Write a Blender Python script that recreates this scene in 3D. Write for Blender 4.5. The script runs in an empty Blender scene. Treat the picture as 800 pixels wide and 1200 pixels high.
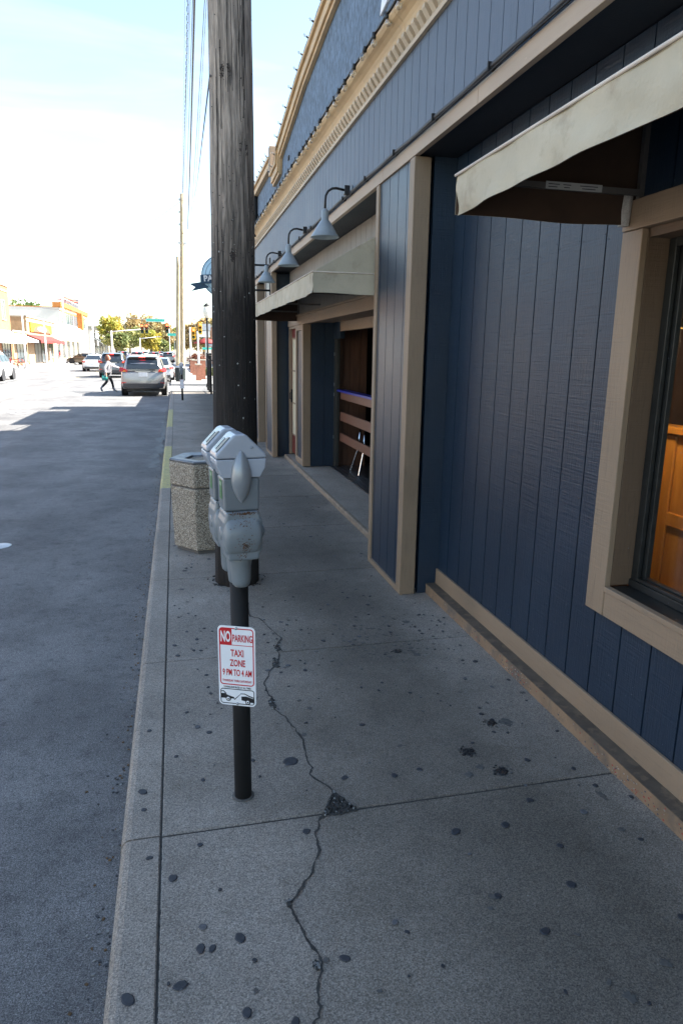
import bpy, bmesh, math, random
from math import sin, cos, pi, radians, sqrt, atan2
from mathutils import Vector, Matrix

scn = bpy.context.scene
COL = scn.collection
# ---------------------------------------------------------------- camera
cam_d = bpy.data.cameras.new('camera'); cam = bpy.data.objects.new('camera', cam_d); COL.objects.link(cam)
cam_d.sensor_fit = 'VERTICAL'; cam_d.sensor_height = 36; cam_d.lens = 24.0
cam_d.clip_start = .05; cam_d.clip_end = 3000
cam.matrix_world = Matrix(((0.972886, 0.038336, -0.228084, 0), (-0.230814, 0.223712, -0.946931, 0), (0.014723, 0.973901, 0.226495, 1.79), (0, 0, 0, 1)))
scn.camera = cam
# ---------------------------------------------------------------- light
SUN_EL, SUN_AZ = radians(41), radians(93)          # azimuth clockwise from +Y: the sun stands over the roofs on the right
world = bpy.data.worlds.new('World'); scn.world = world; world.use_nodes = True
wn = world.node_tree.nodes; wl = world.node_tree.links
sky = wn.new('ShaderNodeTexSky'); sky.sky_type = 'NISHITA'; sky.sun_disc = False
sky.sun_elevation = SUN_EL; sky.sun_rotation = SUN_AZ; sky.air_density = 1.0; sky.dust_density = .7; sky.ozone_density = 1.0
bg = wn['Background']; bg.inputs['Strength'].default_value = 0.088
# thin high cloud streaks, part of the sky itself
tc = wn.new('ShaderNodeTexCoord'); mp = wn.new('ShaderNodeMapping'); mp.inputs['Scale'].default_value = (1.2, 1.2, 6.0); mp.inputs['Rotation'].default_value = (0.25, 0.35, 0.3)
nz = wn.new('ShaderNodeTexNoise'); nz.inputs['Scale'].default_value = 2.2; nz.inputs['Detail'].default_value = 7; nz.inputs['Roughness'].default_value = .55; nz.inputs['Distortion'].default_value = .6
cr = wn.new('ShaderNodeValToRGB'); cr.color_ramp.elements[0].position = .48; cr.color_ramp.elements[1].position = .85
cr.color_ramp.elements[1].color = (.09, .09, .09, 1)
mx = wn.new('ShaderNodeMixRGB'); mx.inputs['Color2'].default_value = (9, 9.4, 10, 1)
wl.new(tc.outputs['Generated'], mp.inputs['Vector']); wl.new(mp.outputs['Vector'], nz.inputs['Vector']); wl.new(nz.outputs['Fac'], cr.inputs['Fac'])
wl.new(cr.outputs['Color'], mx.inputs['Fac']); wl.new(sky.outputs['Color'], mx.inputs['Color1']); tn = wn.new('ShaderNodeMixRGB'); tn.blend_type = 'MULTIPLY'; tn.inputs['Fac'].default_value = 1; tn.inputs['Color2'].default_value = (1.03, 1.0, .93, 1)   # warm tint on the sky colour, standing in for a camera white balance
wl.new(mx.outputs['Color'], tn.inputs['Color1']); wl.new(tn.outputs['Color'], bg.inputs['Color'])
sd = bpy.data.lights.new('sun', 'SUN'); sun = bpy.data.objects.new('sun', sd); COL.objects.link(sun)
sd.energy = 4.8; sd.angle = radians(.5); sd.color = (1, .95, .87)
sdir = Vector((sin(SUN_AZ) * cos(SUN_EL), cos(SUN_AZ) * cos(SUN_EL), sin(SUN_EL)))
sun.rotation_euler = sdir.to_track_quat('Z', 'Y').to_euler()
vs = scn.view_settings; vs.view_transform = 'Standard'; vs.look = 'None'; vs.gamma = 1; vs.use_curve_mapping = False
vs.exposure = 2.45
random.seed(7)
# ---------------------------------------------------------------- materials
MATS = {}
def mat(name, col, rough=.7, var=.15, scale=8, bump=0., bscale=60, metal=0., spec=.5, stretch=(1, 1, 1), col2=None, dirt=None, alpha=None, coat=0):
    """Procedural paint / stone / cloth: two noise layers vary colour and roughness, a third gives relief."""
    if name in MATS: return MATS[name]
    m = bpy.data.materials.new(name); m.use_nodes = True; n = m.node_tree.nodes; l = m.node_tree.links
    b = n['Principled BSDF']
    b.inputs['Roughness'].default_value = rough; b.inputs['Metallic'].default_value = metal
    b.inputs['Specular IOR Level'].default_value = spec
    if coat: b.inputs['Coat Weight'].default_value = coat; b.inputs['Coat Roughness'].default_value = .08
    tc = n.new('ShaderNodeTexCoord'); mp = n.new('ShaderNodeMapping'); mp.inputs['Scale'].default_value = stretch
    l.new(tc.outputs['Object'], mp.inputs['Vector'])
    nz = n.new('ShaderNodeTexNoise'); nz.inputs['Scale'].default_value = scale; nz.inputs['Detail'].default_value = 6; nz.inputs['Roughness'].default_value = .6
    l.new(mp.outputs['Vector'], nz.inputs['Vector'])
    cr = n.new('ShaderNodeValToRGB'); e = cr.color_ramp.elements
    e[0].position = .3; e[1].position = .7
    c2 = col2 if col2 else tuple(min(1, c * (1 + var)) for c in col)
    c1 = col if col2 else tuple(c * (1 - var) for c in col)
    e[0].color = (*c1, 1); e[1].color = (*c2, 1)
    l.new(nz.outputs['Fac'], cr.inputs['Fac'])
    out = cr.outputs['Color']
    if dirt:   # (colour, scale, threshold, amount)
        dn = n.new('ShaderNodeTexNoise'); dn.inputs['Scale'].default_value = dirt[1]; dn.inputs['Detail'].default_value = 8; dn.inputs['Roughness'].default_value = .65
        l.new(tc.outputs['Object'], dn.inputs['Vector'])
        dr = n.new('ShaderNodeValToRGB'); dr.color_ramp.elements[0].position = dirt[2]; dr.color_ramp.elements[1].position = min(1, dirt[2] + .12)
        dr.color_ramp.elements[0].color = (0, 0, 0, 1); dr.color_ramp.elements[1].color = (dirt[3],) * 3 + (1,)
        l.new(dn.outputs['Fac'], dr.inputs['Fac'])
        mxx = n.new('ShaderNodeMixRGB'); mxx.inputs['Color2'].default_value = (*dirt[0], 1)
        l.new(dr.outputs['Color'], mxx.inputs['Fac']); l.new(out, mxx.inputs['Color1']); out = mxx.outputs['Color']
    l.new(out, b.inputs['Base Color'])
    if bump:
        bn = n.new('ShaderNodeTexNoise'); bn.inputs['Scale'].default_value = bscale; bn.inputs['Detail'].default_value = 5
        l.new(mp.outputs['Vector'], bn.inputs['Vector'])
        bp = n.new('ShaderNodeBump'); bp.inputs['Strength'].default_value = bump; bp.inputs['Distance'].default_value = .01
        l.new(bn.outputs['Fac'], bp.inputs['Height']); l.new(bp.outputs['Normal'], b.inputs['Normal'])
    MATS[name] = m; return m
def glass(name, tint=(.9, .93, .95), dark=.12, rough=.02):
    """Thin pane: mostly see-through, mirror-like at grazing angles."""
    if name in MATS: return MATS[name]
    m = bpy.data.materials.new(name); m.use_nodes = True; n = m.node_tree.nodes; l = m.node_tree.links
    n.remove(n['Principled BSDF']); o = n['Material Output']
    t = n.new('ShaderNodeBsdfTransparent'); t.inputs['Color'].default_value = (*tint, 1)
    g = n.new('ShaderNodeBsdfGlossy'); g.inputs['Roughness'].default_value = rough
    f0 = n.new('ShaderNodeLayerWeight'); f0.inputs['Blend'].default_value = .5; f = n.new('ShaderNodeMath'); f.operation = 'POWER'; f.inputs[1].default_value = 3.6; l.new(f0.outputs['Facing'], f.inputs[0])
    a = n.new('ShaderNodeMath'); a.operation = 'ADD'; a.inputs[1].default_value = dark * .3; a.use_clamp = True
    mx = n.new('ShaderNodeMixShader'); l.new(f.outputs[0], a.inputs[0]); l.new(a.outputs[0], mx.inputs[0]); l.new(t.outputs[0], mx.inputs[1]); l.new(g.outputs[0], mx.inputs[2])
    l.new(mx.outputs[0], o.inputs['Surface']); MATS[name] = m; return m
def emis(name, col, s):
    if name in MATS: return MATS[name]
    m = bpy.data.materials.new(name); m.use_nodes = True; b = m.node_tree.nodes['Principled BSDF']
    b.inputs['Base Color'].default_value = (*col, 1); b.inputs['Emission Color'].default_value = (*col, 1); b.inputs['Emission Strength'].default_value = s
    MATS[name] = m; return m
def wood_paint(name, col, rough=.42, grain=1.0, axis='Z', var=.12, chips=None):
    """Painted plywood siding: stretched grain relief, faint colour drift, a few worn chips."""
    if name in MATS: return MATS[name]
    m = bpy.data.materials.new(name); m.use_nodes = True; n = m.node_tree.nodes; l = m.node_tree.links; b = n['Principled BSDF']
    tc = n.new('ShaderNodeTexCoord'); mp = n.new('ShaderNodeMapping')
    mp.inputs['Scale'].default_value = {'Z': (30, 30, 2.2), 'Y': (30, 2.2, 30), 'X': (2.2, 30, 30)}[axis]
    l.new(tc.outputs['Object'], mp.inputs['Vector'])
    g = n.new('ShaderNodeTexNoise'); g.inputs['Scale'].default_value = 2.5; g.inputs['Detail'].default_value = 8; g.inputs['Roughness'].default_value = .65; g.inputs['Distortion'].default_value = 1.2
    l.new(mp.outputs['Vector'], g.inputs['Vector'])
    hp = n.new('ShaderNodeMapping'); hp.inputs['Scale'].default_value = (1.5, 1.5, 60) if axis == 'Z' else (60, 60, 1.5); l.new(tc.outputs['Object'], hp.inputs['Vector'])
    hz = n.new('ShaderNodeTexNoise'); hz.inputs['Scale'].default_value = 2.; hz.inputs['Detail'].default_value = 4; l.new(hp.outputs['Vector'], hz.inputs['Vector'])
    big = n.new('ShaderNodeTexNoise'); big.inputs['Scale'].default_value = 1.7; big.inputs['Detail'].default_value = 4; l.new(tc.outputs['Object'], big.inputs['Vector'])
    cr = n.new('ShaderNodeValToRGB'); cr.color_ramp.elements[0].position = .3; cr.color_ramp.elements[1].position = .7
    cr.color_ramp.elements[0].color = (*[c * (1 - var) for c in col], 1); cr.color_ramp.elements[1].color = (*[c * (1 + var) for c in col], 1)
    l.new(big.outputs['Fac'], cr.inputs['Fac']); out = cr.outputs['Color']
    gr = n.new('ShaderNodeValToRGB'); gr.color_ramp.elements[0].position = .25; gr.color_ramp.elements[1].position = .5; gr.color_ramp.elements[0].color = (.6, .6, .6, 1)
    l.new(g.outputs['Fac'], gr.inputs['Fac'])
    mu = n.new('ShaderNodeMixRGB'); mu.blend_type = 'MULTIPLY'; mu.inputs['Fac'].default_value = .35 * grain; l.new(out, mu.inputs['Color1']); l.new(gr.outputs['Color'], mu.inputs['Color2']); out = mu.outputs['Color']
    ch = n.new('ShaderNodeTexNoise'); ch.inputs['Scale'].default_value = 34; ch.inputs['Detail'].default_value = 6; ch.inputs['Roughness'].default_value = .7; l.new(tc.outputs['Object'], ch.inputs['Vector'])
    c2 = n.new('ShaderNodeValToRGB'); c2.color_ramp.elements[0].position = .685; c2.color_ramp.elements[1].position = .72; l.new(ch.outputs['Fac'], c2.inputs['Fac'])
    mc = n.new('ShaderNodeMixRGB'); mc.inputs['Color2'].default_value = (*(chips or tuple(min(1, c * 2.2 + .02) for c in col)), 1); l.new(c2.outputs['Color'], mc.inputs['Fac']); l.new(out, mc.inputs['Color1']); out = mc.outputs['Color']
    l.new(out, b.inputs['Base Color'])
    rr = n.new('ShaderNodeMapRange'); rr.inputs['To Min'].default_value = rough - .08; rr.inputs['To Max'].default_value = rough + .14; l.new(big.outputs['Fac'], rr.inputs['Value']); l.new(rr.outputs[0], b.inputs['Roughness'])
    b1 = n.new('ShaderNodeBump'); b1.inputs['Strength'].default_value = .22 * grain; b1.inputs['Distance'].default_value = .006; l.new(g.outputs['Fac'], b1.inputs['Height'])
    b2 = n.new('ShaderNodeBump'); b2.inputs['Strength'].default_value = .28 * grain; b2.inputs['Distance'].default_value = .004; l.new(hz.outputs['Fac'], b2.inputs['Height']); l.new(b1.outputs['Normal'], b2.inputs['Normal'])
    l.new(b2.outputs['Normal'], b.inputs['Normal'])
    MATS[name] = m; return m
# ---------------------------------------------------------------- mesh builder
class MB:
    def __init__(s): s.v = []; s.f = []; s.mi = []; s.m = 0; s.sm = []; s.smooth = False
    def _add(s, vs, fs):
        o = len(s.v); s.v += [tuple(v) for v in vs]
        for f in fs: s.f.append(tuple(i + o for i in f)); s.mi.append(s.m); s.sm.append(s.smooth)
    def box(s, x0, x1, y0, y1, z0, z1):
        s._add([(x, y, z) for x in (x0, x1) for y in (y0, y1) for z in (z0, z1)], [(0, 1, 3, 2), (4, 6, 7, 5), (0, 4, 5, 1), (2, 3, 7, 6), (0, 2, 6, 4), (1, 5, 7, 3)]); return s
    def cbox(s, c, d, R=None):
        vs = [Vector((x * d[0] / 2, y * d[1] / 2, z * d[2] / 2)) for x in (-1, 1) for y in (-1, 1) for z in (-1, 1)]
        if R: vs = [R @ v for v in vs]
        s._add([v + Vector(c) for v in vs], [(0, 1, 3, 2), (4, 6, 7, 5), (0, 4, 5, 1), (2, 3, 7, 6), (0, 2, 6, 4), (1, 5, 7, 3)]); return s
    def prism(s, pts, d):
        """pts: 3-D polygon; d: extrusion vector"""
        n = len(pts); d = Vector(d); a = [Vector(p) for p in pts]
        s._add(a + [p + d for p in a], [tuple(range(n))[::-1], tuple(range(n, 2 * n))] + [(i, (i + 1) % n, n + (i + 1) % n, n + i) for i in range(n)]); return s
    def poly(s, pts): s._add(pts, [tuple(range(len(pts)))]); return s
    def tube(s, pts, r, n=8, cap=True):
        pts = [Vector(p) for p in pts]; rs = r if isinstance(r, (list, tuple)) else [r] * len(pts)
        rings = []; up = None
        for i, p in enumerate(pts):
            t = (pts[min(i + 1, len(pts) - 1)] - pts[max(i - 1, 0)]).normalized()
            if up is None: up = Vector((0, 0, 1)) if abs(t.z) < .9 else Vector((1, 0, 0))
            a = t.cross(up)
            if a.length < 1e-4: a = t.cross(Vector((0, 1, 0)))
            a.normalize(); b = t.cross(a).normalized(); up = -b if False else a.cross(t)
            rings.append([p + a * cos(2 * pi * k / n) * rs[i] + b * sin(2 * pi * k / n) * rs[i] for k in range(n)])
        vs = [v for rg in rings for v in rg]
        fs = [(i * n + k, i * n + (k + 1) % n, (i + 1) * n + (k + 1) % n, (i + 1) * n + k) for i in range(len(pts) - 1) for k in range(n)]
        if cap: fs += [tuple(range(n))[::-1], tuple((len(pts) - 1) * n + k for k in range(n))]
        sv = s.smooth; s.smooth = True; s._add(vs, fs); s.smooth = sv; return s
    def lathe(s, prof, c=(0, 0, 0), n=20, R=None, arc=None):
        """prof: (r, z) list turned round Z, then R and c applied"""
        vs = []; 
        for r, z in prof:
            for k in range(n):
                v = Vector((r * cos(2 * pi * k / n), r * sin(2 * pi * k / n), z))
                if R: v = R @ v
                vs.append(v + Vector(c))
        m = len(prof)
        fs = [(i * n + k, i * n + (k + 1) % n, (i + 1) * n + (k + 1) % n, (i + 1) * n + k) for i in range(m - 1) for k in range(n)]
        if prof[0][0] > 1e-5: fs.append(tuple(range(n))[::-1])
        if prof[-1][0] > 1e-5: fs.append(tuple((m - 1) * n + k for k in range(n)))
        sv = s.smooth; s.smooth = True; s._add(vs, fs); s.smooth = sv; return s
    def loft(s, rings, cap=True):
        n = len(rings[0]); vs = [v for r in rings for v in r]
        fs = [(i * n + k, i * n + (k + 1) % n, (i + 1) * n + (k + 1) % n, (i + 1) * n + k) for i in range(len(rings) - 1) for k in range(n)]
        if cap: fs += [tuple(range(n))[::-1], tuple((len(rings) - 1) * n + k for k in range(n))]
        s._add(vs, fs); return s
    def xf(s, M):
        s.v = [tuple(M @ Vector(v)) for v in s.v]; return s
    def build(s, name, mats, parent=None, bevel=0, subdiv=0, world=False, label=None, seg=2):
        if not isinstance(mats, (list, tuple)): mats = [mats]
        me = bpy.data.meshes.new(name)
        off = Vector((0, 0, 0))
        if world and parent is not None:
            q = parent
            while q is not None: off += Vector(q.location); q = q.parent
        me.from_pydata([tuple(Vector(v) - off) for v in s.v], [], s.f)
        for m in mats: me.materials.append(m)
        me.polygons.foreach_set('material_index', s.mi); me.polygons.foreach_set('use_smooth', s.sm)
        bm = bmesh.new(); bm.from_mesh(me); bmesh.ops.recalc_face_normals(bm, faces=bm.faces); bm.to_mesh(me); bm.free()
        me.update()
        o = bpy.data.objects.new(name, me); COL.objects.link(o)
        if parent is not None: o.parent = parent
        if bevel:
            md = o.modifiers.new('bevel', 'BEVEL'); md.width = bevel; md.segments = seg; md.limit_method = 'ANGLE'; md.angle_limit = radians(35)
        if subdiv:
            md = o.modifiers.new('sub', 'SUBSURF'); md.levels = subdiv; md.render_levels = subdiv
        if label: o['label'] = label
        return o
def tag(o, label, cat, group=None, kind=None):
    o['label'] = label; o['category'] = cat
    if group: o['group'] = group
    if kind: o['kind'] = kind
    return o
def thing(name, label, cat, loc=(0, 0, 0), rz=0, group=None):
    o = bpy.data.objects.new(name, None); COL.objects.link(o); o.location = loc; o.rotation_euler = (0, 0, rz); o.empty_display_size = .2
    return tag(o, label, cat, group)
def copy_tree(o, parent=None):
    c = o.copy(); COL.objects.link(c); c.parent = parent
    for ch in list(o.children): copy_tree(ch, c)
    return c
def struct(name, mb, mats, **k):
    o = mb.build(name, mats, **k); o['kind'] = 'structure'; return o
def text_mesh(name, body, size, m, parent, M, sx=1., bold=0., depth=.0004, align='CENTER', spacing=1., fit=None):
    cu = bpy.data.curves.new(name, 'FONT'); cu.body = body; cu.size = size; cu.align_x = align; cu.align_y = 'CENTER'; cu.offset = bold; cu.extrude = depth; cu.space_character = spacing
    cu.resolution_u = 3
    t = bpy.data.objects.new(name, cu); COL.objects.link(t)
    dg = bpy.context.evaluated_depsgraph_get(); me = bpy.data.meshes.new_from_object(t.evaluated_get(dg)); bpy.data.objects.remove(t)
    if fit:
        xs = [v.co.x for v in me.vertices]; ys = [v.co.y for v in me.vertices]; w_, h_ = max(xs) - min(xs), max(ys) - min(ys)
        me.transform(Matrix.Diagonal((fit[0] / w_, fit[1] / h_, 1, 1)) @ Matrix.Translation((-(max(xs) + min(xs)) / 2, -(max(ys) + min(ys)) / 2, 0)))
        sx = 1
    me.transform(M @ Matrix.Diagonal((sx, 1, 1, 1)))
    me.materials.clear(); me.materials.append(m); o = bpy.data.objects.new(name, me); COL.objects.link(o); o.parent = parent
    return o
# palette
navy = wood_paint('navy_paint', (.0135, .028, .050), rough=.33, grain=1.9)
navy_up = wood_paint('skylit_navy_paint', (.085, .108, .148), rough=.5, grain=1.8, chips=(.04, .06, .1))  # navy lightened for the upper boards: sky light is put into the colour
tan = wood_paint('tan_trim_paint', (.262, .188, .124), rough=.55, grain=1.5, chips=(.16, .12, .09))
tan_h = wood_paint('tan_trim_paint_long', (.272, .195, .129), rough=.55, grain=1.4, axis='Y', chips=(.16, .12, .09))
navy_dark = wood_paint('soffit_shade_navy', (.009, .013, .021), rough=.6)  # navy darkened so the colour carries the shade under the soffit
greysid = wood_paint('grey_siding_paint', (.22, .20, .175), rough=.6)
black = mat('black_paint', (.006, .006, .0065), .72, .2)
steel = mat('galvanised_steel', (.42, .45, .47), .38, .15, 12, metal=.9)
rubber = mat('rubber', (.015, .015, .016), .85)
darkwood = mat('dark_interior_wood', (.05, .022, .012), .5, .35, 3, .3, 12, stretch=(14, 14, 1))
# ================================================================ ground
def concrete(name, base=(.335, .293, .246), blot=.6, wear=False):
    m = bpy.data.materials.new(name); m.use_nodes = True; n = m.node_tree.nodes; l = m.node_tree.links; b = n['Principled BSDF']
    tc = n.new('ShaderNodeTexCoord')
    def noise(sc, det=6, ro=.6, st=None):
        z = n.new('ShaderNodeTexNoise'); z.inputs['Scale'].default_value = sc; z.inputs['Detail'].default_value = det; z.inputs['Roughness'].default_value = ro
        if st:
            mp = n.new('ShaderNodeMapping'); mp.inputs['Scale'].default_value = st; l.new(tc.outputs['Object'], mp.inputs['Vector']); l.new(mp.outputs[0], z.inputs['Vector'])
        else: l.new(tc.outputs['Object'], z.inputs['Vector'])
        return z
    def ramp(src, p0, c0, p1, c1):
        r = n.new('ShaderNodeValToRGB'); r.color_ramp.elements[0].position = p0; r.color_ramp.elements[1].position = p1
        r.color_ramp.elements[0].color = (*c0, 1); r.color_ramp.elements[1].color = (*c1, 1); l.new(src, r.inputs['Fac']); return r.outputs['Color']
    def mul(a, c, f=1.):
        q = n.new('ShaderNodeMixRGB'); q.blend_type = 'MULTIPLY'; q.inputs['Fac'].default_value = f; l.new(a, q.inputs['Color1']); l.new(c, q.inputs['Color2']); return q.outputs['Color']
    c = ramp(noise(1.3, 7).outputs['Fac'], .32, tuple(x * .80 for x in base), .68, tuple(x * 1.12 for x in base))
    c = mul(c, ramp(noise(.8, 9, .7).outputs['Fac'], .40, (.62, .61, .58), .60, (1, 1, 1)), blot)          # grime patches
    c = mul(c, ramp(noise(9, 8, .75).outputs['Fac'], .33, (.72, .71, .69), .5, (1, 1, 1)), .6)
    c = mul(c, ramp(noise(170, 3, .8).outputs['Fac'], .36, (.55, .55, .55), .60, (1.22, 1.22, 1.22)), .85)       # sand and fine stone
    vc = n.new('ShaderNodeTexVoronoi'); vc.inputs['Scale'].default_value = 260; l.new(tc.outputs['Object'], vc.inputs['Vector']); sp_ = n.new('ShaderNodeSeparateColor'); l.new(vc.outputs['Color'], sp_.inputs[0])
    c = mul(c, ramp(sp_.outputs[0], .0, (.62,) * 3, 1., (1.38,) * 3), 1.)
    vo = n.new('ShaderNodeTexVoronoi'); vo.inputs['Scale'].default_value = 75; l.new(tc.outputs['Object'], vo.inputs['Vector'])
    c = mul(c, ramp(vo.outputs['Distance'], .06, (.22, .21, .20), .17, (1, 1, 1)), .8)
    v2 = n.new('ShaderNodeTexVoronoi'); v2.inputs['Scale'].default_value = 60; l.new(tc.outputs['Object'], v2.inputs['Vector'])
    pk = ramp(v2.outputs['Distance'], .07, (1, 1, 1), .10, (0, 0, 0))
    q = n.new('ShaderNodeMixRGB'); q.inputs['Color2'].default_value = (.55, .55, .56, 1); ms = n.new('ShaderNodeMath'); ms.operation = 'MULTIPLY'; ms.inputs[1].default_value = .45
    l.new(pk, ms.inputs[0]); l.new(ms.outputs[0], q.inputs['Fac']); l.new(c, q.inputs['Color1']); c = q.outputs['Color']
    if wear:   # trodden, darkened band along the middle of the walk
        sx = n.new('ShaderNodeSeparateXYZ'); l.new(tc.outputs['Object'], sx.inputs[0]); wz = noise(.9, 6, .6)
        ad = n.new('ShaderNodeMath'); ad.operation = 'MULTIPLY_ADD'; ad.inputs[1].default_value = .9; l.new(wz.outputs['Fac'], ad.inputs[0]); l.new(sx.outputs['X'], ad.inputs[2])
        wr_ = n.new('ShaderNodeValToRGB'); E = wr_.color_ramp.elements; E[0].position = .30; E[0].color = (1, 1, 1, 1); E[1].position = .96; E[1].color = (.95, .95, .95, 1)
        for p_, c_ in ((.43, .80), (.58, .55), (.78, .52)): e_ = E.new(p_); e_.color = (c_, c_ * .995, c_ * .97, 1)
        dv = n.new('ShaderNodeMath'); dv.operation = 'MULTIPLY'; dv.inputs[1].default_value = .43; l.new(ad.outputs[0], dv.inputs[0]); l.new(dv.outputs[0], wr_.inputs['Fac']); c = mul(c, wr_.outputs['Color'])
    l.new(c, b.inputs['Base Color']); b.inputs['Roughness'].default_value = .82
    bp = n.new('ShaderNodeBump'); bp.inputs['Strength'].default_value = .35; bp.inputs['Distance'].default_value = .004
    l.new(noise(120, 5, .7).outputs['Fac'], bp.inputs['Height']); l.new(bp.outputs['Normal'], b.inputs['Normal'])
    MATS[name] = m; return m
conc = concrete('sidewalk_concrete', wear=True)
conc_k = concrete('kerb_concrete', (.345, .30, .25), .3)
conc_far = concrete('pale_concrete', (.34, .335, .32), .25)
gum = mat('old_gum', (.032, .034, .040), .6, .3, 60)
gum_f = mat('faded_gum', (.10, .10, .105), .75, .3, 60)
grime = mat('brown_grime', (.095, .09, .082), .8, .3, 60)
tar = mat('black_tar', (.012, .012, .012), .35, .6, 90, .8, 90)
jdirt = mat('joint_dirt', (.05, .047, .042), .95, .4, 40, .5, 60)
pebble = mat('loose_gravel', (.2, .2, .19), .7, .5, 40)
yellow_p = mat('worn_yellow_paint', (.50, .43, .17), .75, .2, 14, dirt=((.24, .22, .19), 22, .52, .9))

def asphalt():
    m = bpy.data.materials.new('asphalt'); m.use_nodes = True; n = m.node_tree.nodes; l = m.node_tree.links; b = n['Principled BSDF']
    tc = n.new('ShaderNodeTexCoord')
    def noise(sc, det=6, ro=.6, st=(1, 1, 1)):
        z = n.new('ShaderNodeTexNoise'); z.inputs['Scale'].default_value = sc; z.inputs['Detail'].default_value = det; z.inputs['Roughness'].default_value = ro
        mp = n.new('ShaderNodeMapping'); mp.inputs['Scale'].default_value = st; l.new(tc.outputs['Object'], mp.inputs['Vector']); l.new(mp.outputs[0], z.inputs['Vector']); return z
    def ramp(src, p0, c0, p1, c1):
        r = n.new('ShaderNodeValToRGB'); r.color_ramp.elements[0].position = p0; r.color_ramp.elements[1].position = p1
        r.color_ramp.elements[0].color = (*c0, 1); r.color_ramp.elements[1].color = (*c1, 1); l.new(src, r.inputs['Fac']); return r.outputs['Color']
    def mul(a, c, f=1.):
        q = n.new('ShaderNodeMixRGB'); q.blend_type = 'MULTIPLY'; q.inputs['Fac'].default_value = f; l.new(a, q.inputs['Color1']); l.new(c, q.inputs['Color2']); return q.outputs['Color']
    c = ramp(noise(.5, 6, .6, (1.6, .4, 1)).outputs['Fac'], .32, (.125, .122, .118), .66, (.195, .189, .180))
    c = mul(c, ramp(noise(.9, 7, .7, (1, 1, 1)).outputs['Fac'], .42, (.74, .74, .75), .58, (1.14, 1.14, 1.14)), .9)
    c = mul(c, ramp(noise(11, 6, .8).outputs['Fac'], .33, (.45, .45, .47), .47, (1, 1, 1)), .8)
    c = mul(c, ramp(noise(2.6, 8, .72).outputs['Fac'], .30, (.55, .55, .56), .42, (1, 1, 1)), .8)      # oil spots
    c = mul(c, ramp(noise(210, 3, .9).outputs['Fac'], .35, (.45, .45, .45), .62, (1.4, 1.4, 1.4)), .9)
    vc = n.new('ShaderNodeTexVoronoi'); vc.inputs['Scale'].default_value = 330; l.new(tc.outputs['Object'], vc.inputs['Vector']); sp_ = n.new('ShaderNodeSeparateColor'); l.new(vc.outputs['Color'], sp_.inputs[0])
    c = mul(c, ramp(sp_.outputs[0], .0, (.45,) * 3, 1., (1.7,) * 3), 1.)
    vo = n.new('ShaderNodeTexVoronoi'); vo.inputs['Scale'].default_value = 95; l.new(tc.outputs['Object'], vo.inputs['Vector'])
    c = mul(c, ramp(vo.outputs['Distance'], .1, (1.5, 1.5, 1.5), .3, (.9, .9, .9)), .8)
    l.new(c, b.inputs['Base Color']); b.inputs['Roughness'].default_value = .8
    bp = n.new('ShaderNodeBump'); bp.inputs['Strength'].default_value = .6; bp.inputs['Distance'].default_value = .006
    l.new(noise(150, 4, .7).outputs['Fac'], bp.inputs['Height']); l.new(bp.outputs['Normal'], b.inputs['Normal'])
    MATS['asphalt'] = m; return m
asph = asphalt(); leafdry = mat('dry_leaf_bits', (.12, .07, .03), .9, .4, 30)
seal = mat('crack_sealer', (.03, .03, .032), .55, .3)
paint_w = mat('white_road_paint', (.34, .34, .33), .7, .1, 20, dirt=((.16, .16, .17), 8, .5, .8))
paint_y = mat('yellow_road_paint', (.34, .29, .17), .7, .1, 20, dirt=((.2, .19, .17), 10, .5, .7))
earth = mat('ground_earth', (.16, .15, .12), .9, .2, .2)
g = MB(); g.box(-600, 600, -200, 1500, -.6, -.14); struct('ground', g, earth)
r = MB(); r.box(-12.5, -.262, -12, 900, -.139, -.1); r.box(-.262, 70, 33.4, 39.6, -.138, -.098); r.box(-120, -12.5, 113, 124, -.138, -.098)
r.m = 1   # sealed cracks and patches, irregular ribbons on the asphalt
rng = random.Random(3)
def ribbon(mb, pts, w, z, jag=.3, rg=rng):
    L = []; Rr = []
    for i, p in enumerate(pts):
        a = Vector(pts[max(i - 1, 0)]); b = Vector(pts[min(i + 1, len(pts) - 1)]); t = (b - a).normalized(); nn = Vector((-t.y, t.x))
        ww = w * (1 + rg.uniform(-jag, jag)) / 2; q = Vector(p); L.append((q.x + nn.x * ww, q.y + nn.y * ww, z)); ww = w * (1 + rg.uniform(-jag, jag)) / 2; Rr.append((q.x - nn.x * ww, q.y - nn.y * ww, z))
    for i in range(len(pts) - 1): mb.poly([L[i], L[i + 1], Rr[i + 1], Rr[i]])
def jag_line(a, b, n, amp, rg=rng):
    a = Vector(a); b = Vector(b); t = (b - a).normalized(); nn = Vector((-t.y, t.x)); o = 0; out = []
    for i in range(n + 1):
        o = o * .8 + rg.uniform(-amp, amp); q = a.lerp(b, i / n) + nn * (o if 0 < i < n else 0); out.append((q.x, q.y))
    return out
ribbon(r, jag_line((-5.2, 9), (-3.1, 22), 40, .03), .03, -.097)
ribbon(r, jag_line((-.42, 11.5), (-.36, 19), 40, .05), .12, -.097, 1.2)
ribbon(r, jag_line((-4.2, 23.5), (-.4, 24.2), 30, .04), .05, -.097)
r.m = 2
for y in range(38, 420, 12): r.box(-3.55, -3.45, y, y + 3, -.0985, -.096)       # dashed lane line
for y in (8.3,): r.box(-9.75, -9.65, 0, 400, -.0985, -.096)
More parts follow.
